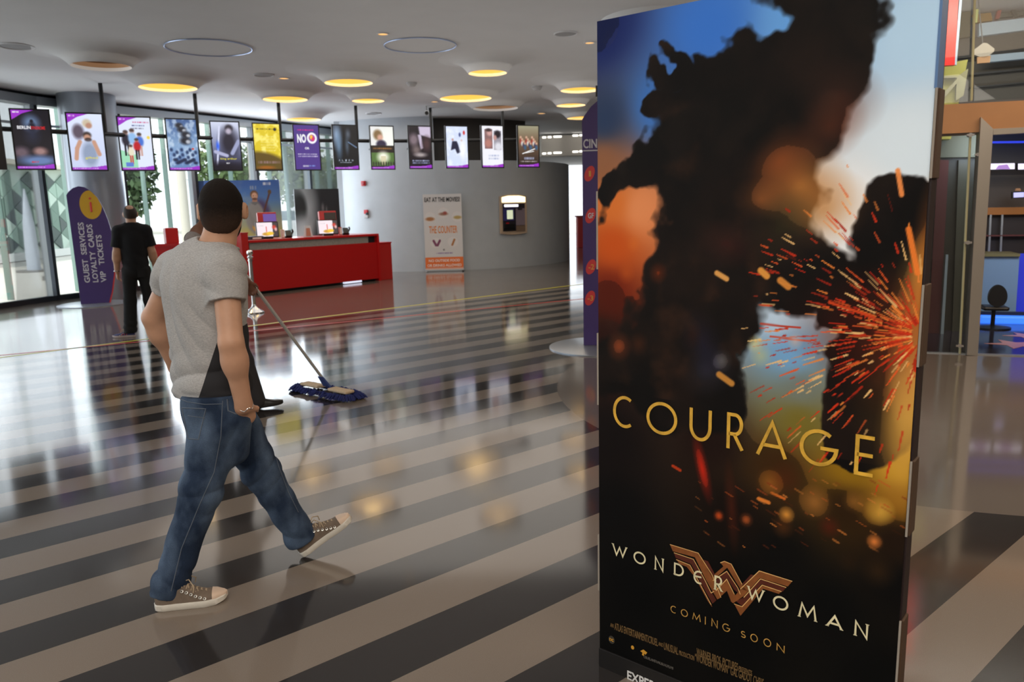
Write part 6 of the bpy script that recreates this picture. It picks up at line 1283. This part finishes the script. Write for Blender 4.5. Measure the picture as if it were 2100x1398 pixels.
    def boxes(name, m, word, bx, sc, ox, oy, slope, wd, serif=0., lift=0.):
        for ch, (x0, x1, y0, y1) in zip(word, bx):
            X0, X1, Y0, Y1 = ox+x0/sc, ox+x1/sc, oy+y0/sc, oy+y1/sc; s_ = slope*(X1-X0)/2; xm, ym = (X0+X1)/2, (Y0+Y1)/2
            if ch in 'OCGe': s_ *= .35
            u0, u1 = plane_pt(X0, ym, o, e)[0], plane_pt(X1, ym, o, e)[0]; z1, z0 = plane_pt(xm, Y0+s_, o, e)[1], plane_pt(xm, Y1-s_, o, e)[1]
            mb = MB(); put_glyph(mb, ch, u0+wd/2, u1-wd/2, z0+wd/2*(ch in 'OCGSUe'), z1-wd/2*(ch in 'OCGSe'), wd, o-bk*(.0006+lift), e, up, fr_, serif=serif); mb.build(name, m, t)
    boxes('title_letter', gold, 'COURAGE', [(145, 268, 915, 1090), (318, 485, 945, 1127), (543, 663, 975, 1167), (735, 835, 1008, 1208), (893, 1058, 1042, 1252), (1118, 1322, 1085, 1292), (1400, 1522, 1122, 1340)], 2.542, 1200, 450, .2, .0105)
    # winged emblem
    em = lambda x, y: plane_pt(1200+x/2.838, 950+y/2.838, o, e)
    br = mat('emblem_bronze', (132, 76, 34), .4, noise=.2, nscale=40); brd = mat('emblem_copper', (84, 32, 16), .4, noise=.2, nscale=40); tan = mat('emblem_rim', (230, 182, 116), .4)
    rim = MB()
    def stripe(pts, m, name, th=.001):
        MB().prism([em(*p) for p in pts], o-bk*.0006, e, up, fr_, th).build(name, m, t)
    stripe([(495, 470), (660, 520), (738, 640), (792, 778), (770, 790), (700, 668), (640, 545), (512, 510)], br, 'emblem_wing'); stripe([(518, 520), (632, 556), (690, 668), (765, 795), (742, 815), (672, 690), (618, 585), (528, 548)], brd, 'emblem_wing', .0008); stripe([(532, 556), (612, 592), (668, 700), (735, 820), (740, 835), (715, 800), (640, 660), (592, 600), (550, 585)], br, 'emblem_wing', .0006)
    stripe([(690, 560), (716, 568), (760, 652), (740, 668)], brd, 'emblem_bar'); stripe([(788, 575), (812, 566), (852, 584), (915, 705), (945, 740), (905, 730), (828, 605), (745, 680), (740, 655), (806, 598)], br, 'emblem_bar'); stripe([(760, 680), (826, 622), (890, 720), (905, 760), (868, 735), (828, 668), (782, 712)], brd, 'emblem_bar', .0008); stripe([(772, 735), (826, 672), (870, 760), (900, 800), (850, 800), (826, 740), (790, 772)], br, 'emblem_bar', .0006)
    stripe([(915, 700), (965, 645), (985, 650), (930, 715)], brd, 'emblem_bar'); stripe([(1015, 622), (1207, 684), (1180, 715), (1018, 665), (925, 770), (862, 812), (848, 800), (905, 730)], br, 'emblem_wing'); stripe([(1022, 672), (1172, 720), (1150, 745), (1028, 700), (945, 800), (915, 830), (880, 800), (925, 778)], brd, 'emblem_wing', .0008); stripe([(1032, 706), (1145, 742), (1128, 758), (1036, 728), (960, 820), (905, 885), (868, 815), (915, 832)], br, 'emblem_wing', .0006)
    for pts in ([(495, 470), (660, 520), (740, 645), (792, 778)], [(518, 518), (632, 556), (700, 680), (735, 752), (752, 742)], [(532, 558), (612, 590), (735, 820)], [(788, 577), (812, 568), (852, 584), (915, 702)], [(745, 680), (826, 626), (890, 722), (905, 760)], [(762, 740), (826, 672), (870, 760)], [(905, 730), (1015, 624), (1207, 684)], [(925, 778), (1022, 670), (1172, 720)], [(868, 815), (915, 832), (1032, 706), (1145, 744)]):
        ribbon(rim, [em(*p) for p in pts], .0022, o-bk*.0006, e, up, fr_, .0016)
    rim.build('emblem_rim', tan, t)
    WW = [(160, 247, 462, 550), (283, 357, 508, 588), (405, 462, 538, 630), (515, 580, 575, 660), (630, 695, 618, 703), (752, 805, 650, 745), (945, 1045, 708, 808), (1093, 1187, 765, 857), (1243, 1352, 803, 920), (1405, 1503, 870, 970), (1565, 1653, 910, 1022)]
    boxes('name_letter', cream, 'WONDeRWOMAN', WW, 2.838, 1200, 950, .336, .0058, .0048, .0012)
    boxes('date_letter', amber, 'COMINGSOON', [(498, 537, 825, 872), (558, 600, 845, 893), (625, 675, 866, 922), (697, 705, 888, 937), (735, 775, 900, 958), (800, 845, 928, 980), (905, 938, 968, 1018), (962, 1007, 988, 1040), (1038, 1085, 1015, 1068), (1113, 1165, 1043, 1102)], 2.838, 1200, 950, .36, .0028)
    m4 = MB()
    def line(s, p0, p1, hgt, mbx, bold=0.):
        (ua, za), (ub, zb) = em(*p0), em(*p1); put_text(mbx, s, o+e*(ua+ub)/2+up*(za+zb)/2-bk*.0012, e, up, ub-ua, hgt, bold)
    line('AN', (148, 938), (166, 944), .014, m4); line('ATLAS ENTERTAINMENT/CRUEL', (172, 948), (424, 1040), .026, m4); line('AND', (428, 1046), (455, 1058), .013, m4); line('UNUSUAL', (460, 1060), (542, 1092), .026, m4); line('PRODUCTION', (548, 1100), (636, 1132), .016, m4)
    line('WARNER BROS. PICTURES', (650, 1098), (890, 1180), .026, m4); line('PRESENTS', (895, 1190), (972, 1222), .017, m4); line('\u201cWONDER WOMAN\u201d GAL GADOT CHRIS', (640, 1135), (1040, 1268), .027, m4); m4.build('credit_lettering', dim, t)
    mka = mat('mark_amber', (206, 150, 50), .45); m5 = MB(); u, z = em(155, 1025); MB().prism([(u+.0125*math.cos(g), z+.0145*math.sin(g)) for g in np.linspace(0, 2*PI, 36)[:-1]], o-bk*.0006, e, up, fr_, .0006).build('emblem_disc', mat('logo_grey', (58, 54, 46), .5), t)
    put_text(m5, 'DC', o+e*u+up*z-bk*.0016, e, up, .017, .010, .02)
    m5.build('mark_letters', mka, t); u, z = em(277, 1070); MB().prism([(u+.006*math.cos(g), z+.007*math.sin(g)) for g in np.linspace(0, 2*PI, 24)[:-1]], o-bk*.0006, e, up, fr_, .0008).build('mark_dot', mka, t)
    MB().prism([em(*p) for p in [(322, 1090), (340, 1082), (362, 1100), (352, 1112), (345, 1104), (342, 1120), (332, 1112), (335, 1100)]], o-bk*.0006, e, up, fr_, .0008).build('mark_bird', mka, t)
    m6 = MB(); line('CRUELANDUNUSUALFILMS', (342, 1122), (514, 1192), .009, m6); m6.build('mark_lettering', mat('print_grey', (100, 96, 90), .5), t)
    m7 = MB(); (ua, za) = em(252, 1205); put_text(m7, 'EXPERIENCE', o+e*ua+up*(za-.012)-bk*.0075, e, up, .215, .034, .02, align='LEFT'); m7.build('slogan_lettering', whi, t)
    return settle(t)
standee()
# ------------------------------------------------------------------ people
walking_man()
standing_man()
_, JC = cleaning_man()
mop(JC)
bpy.context.view_layer.update()
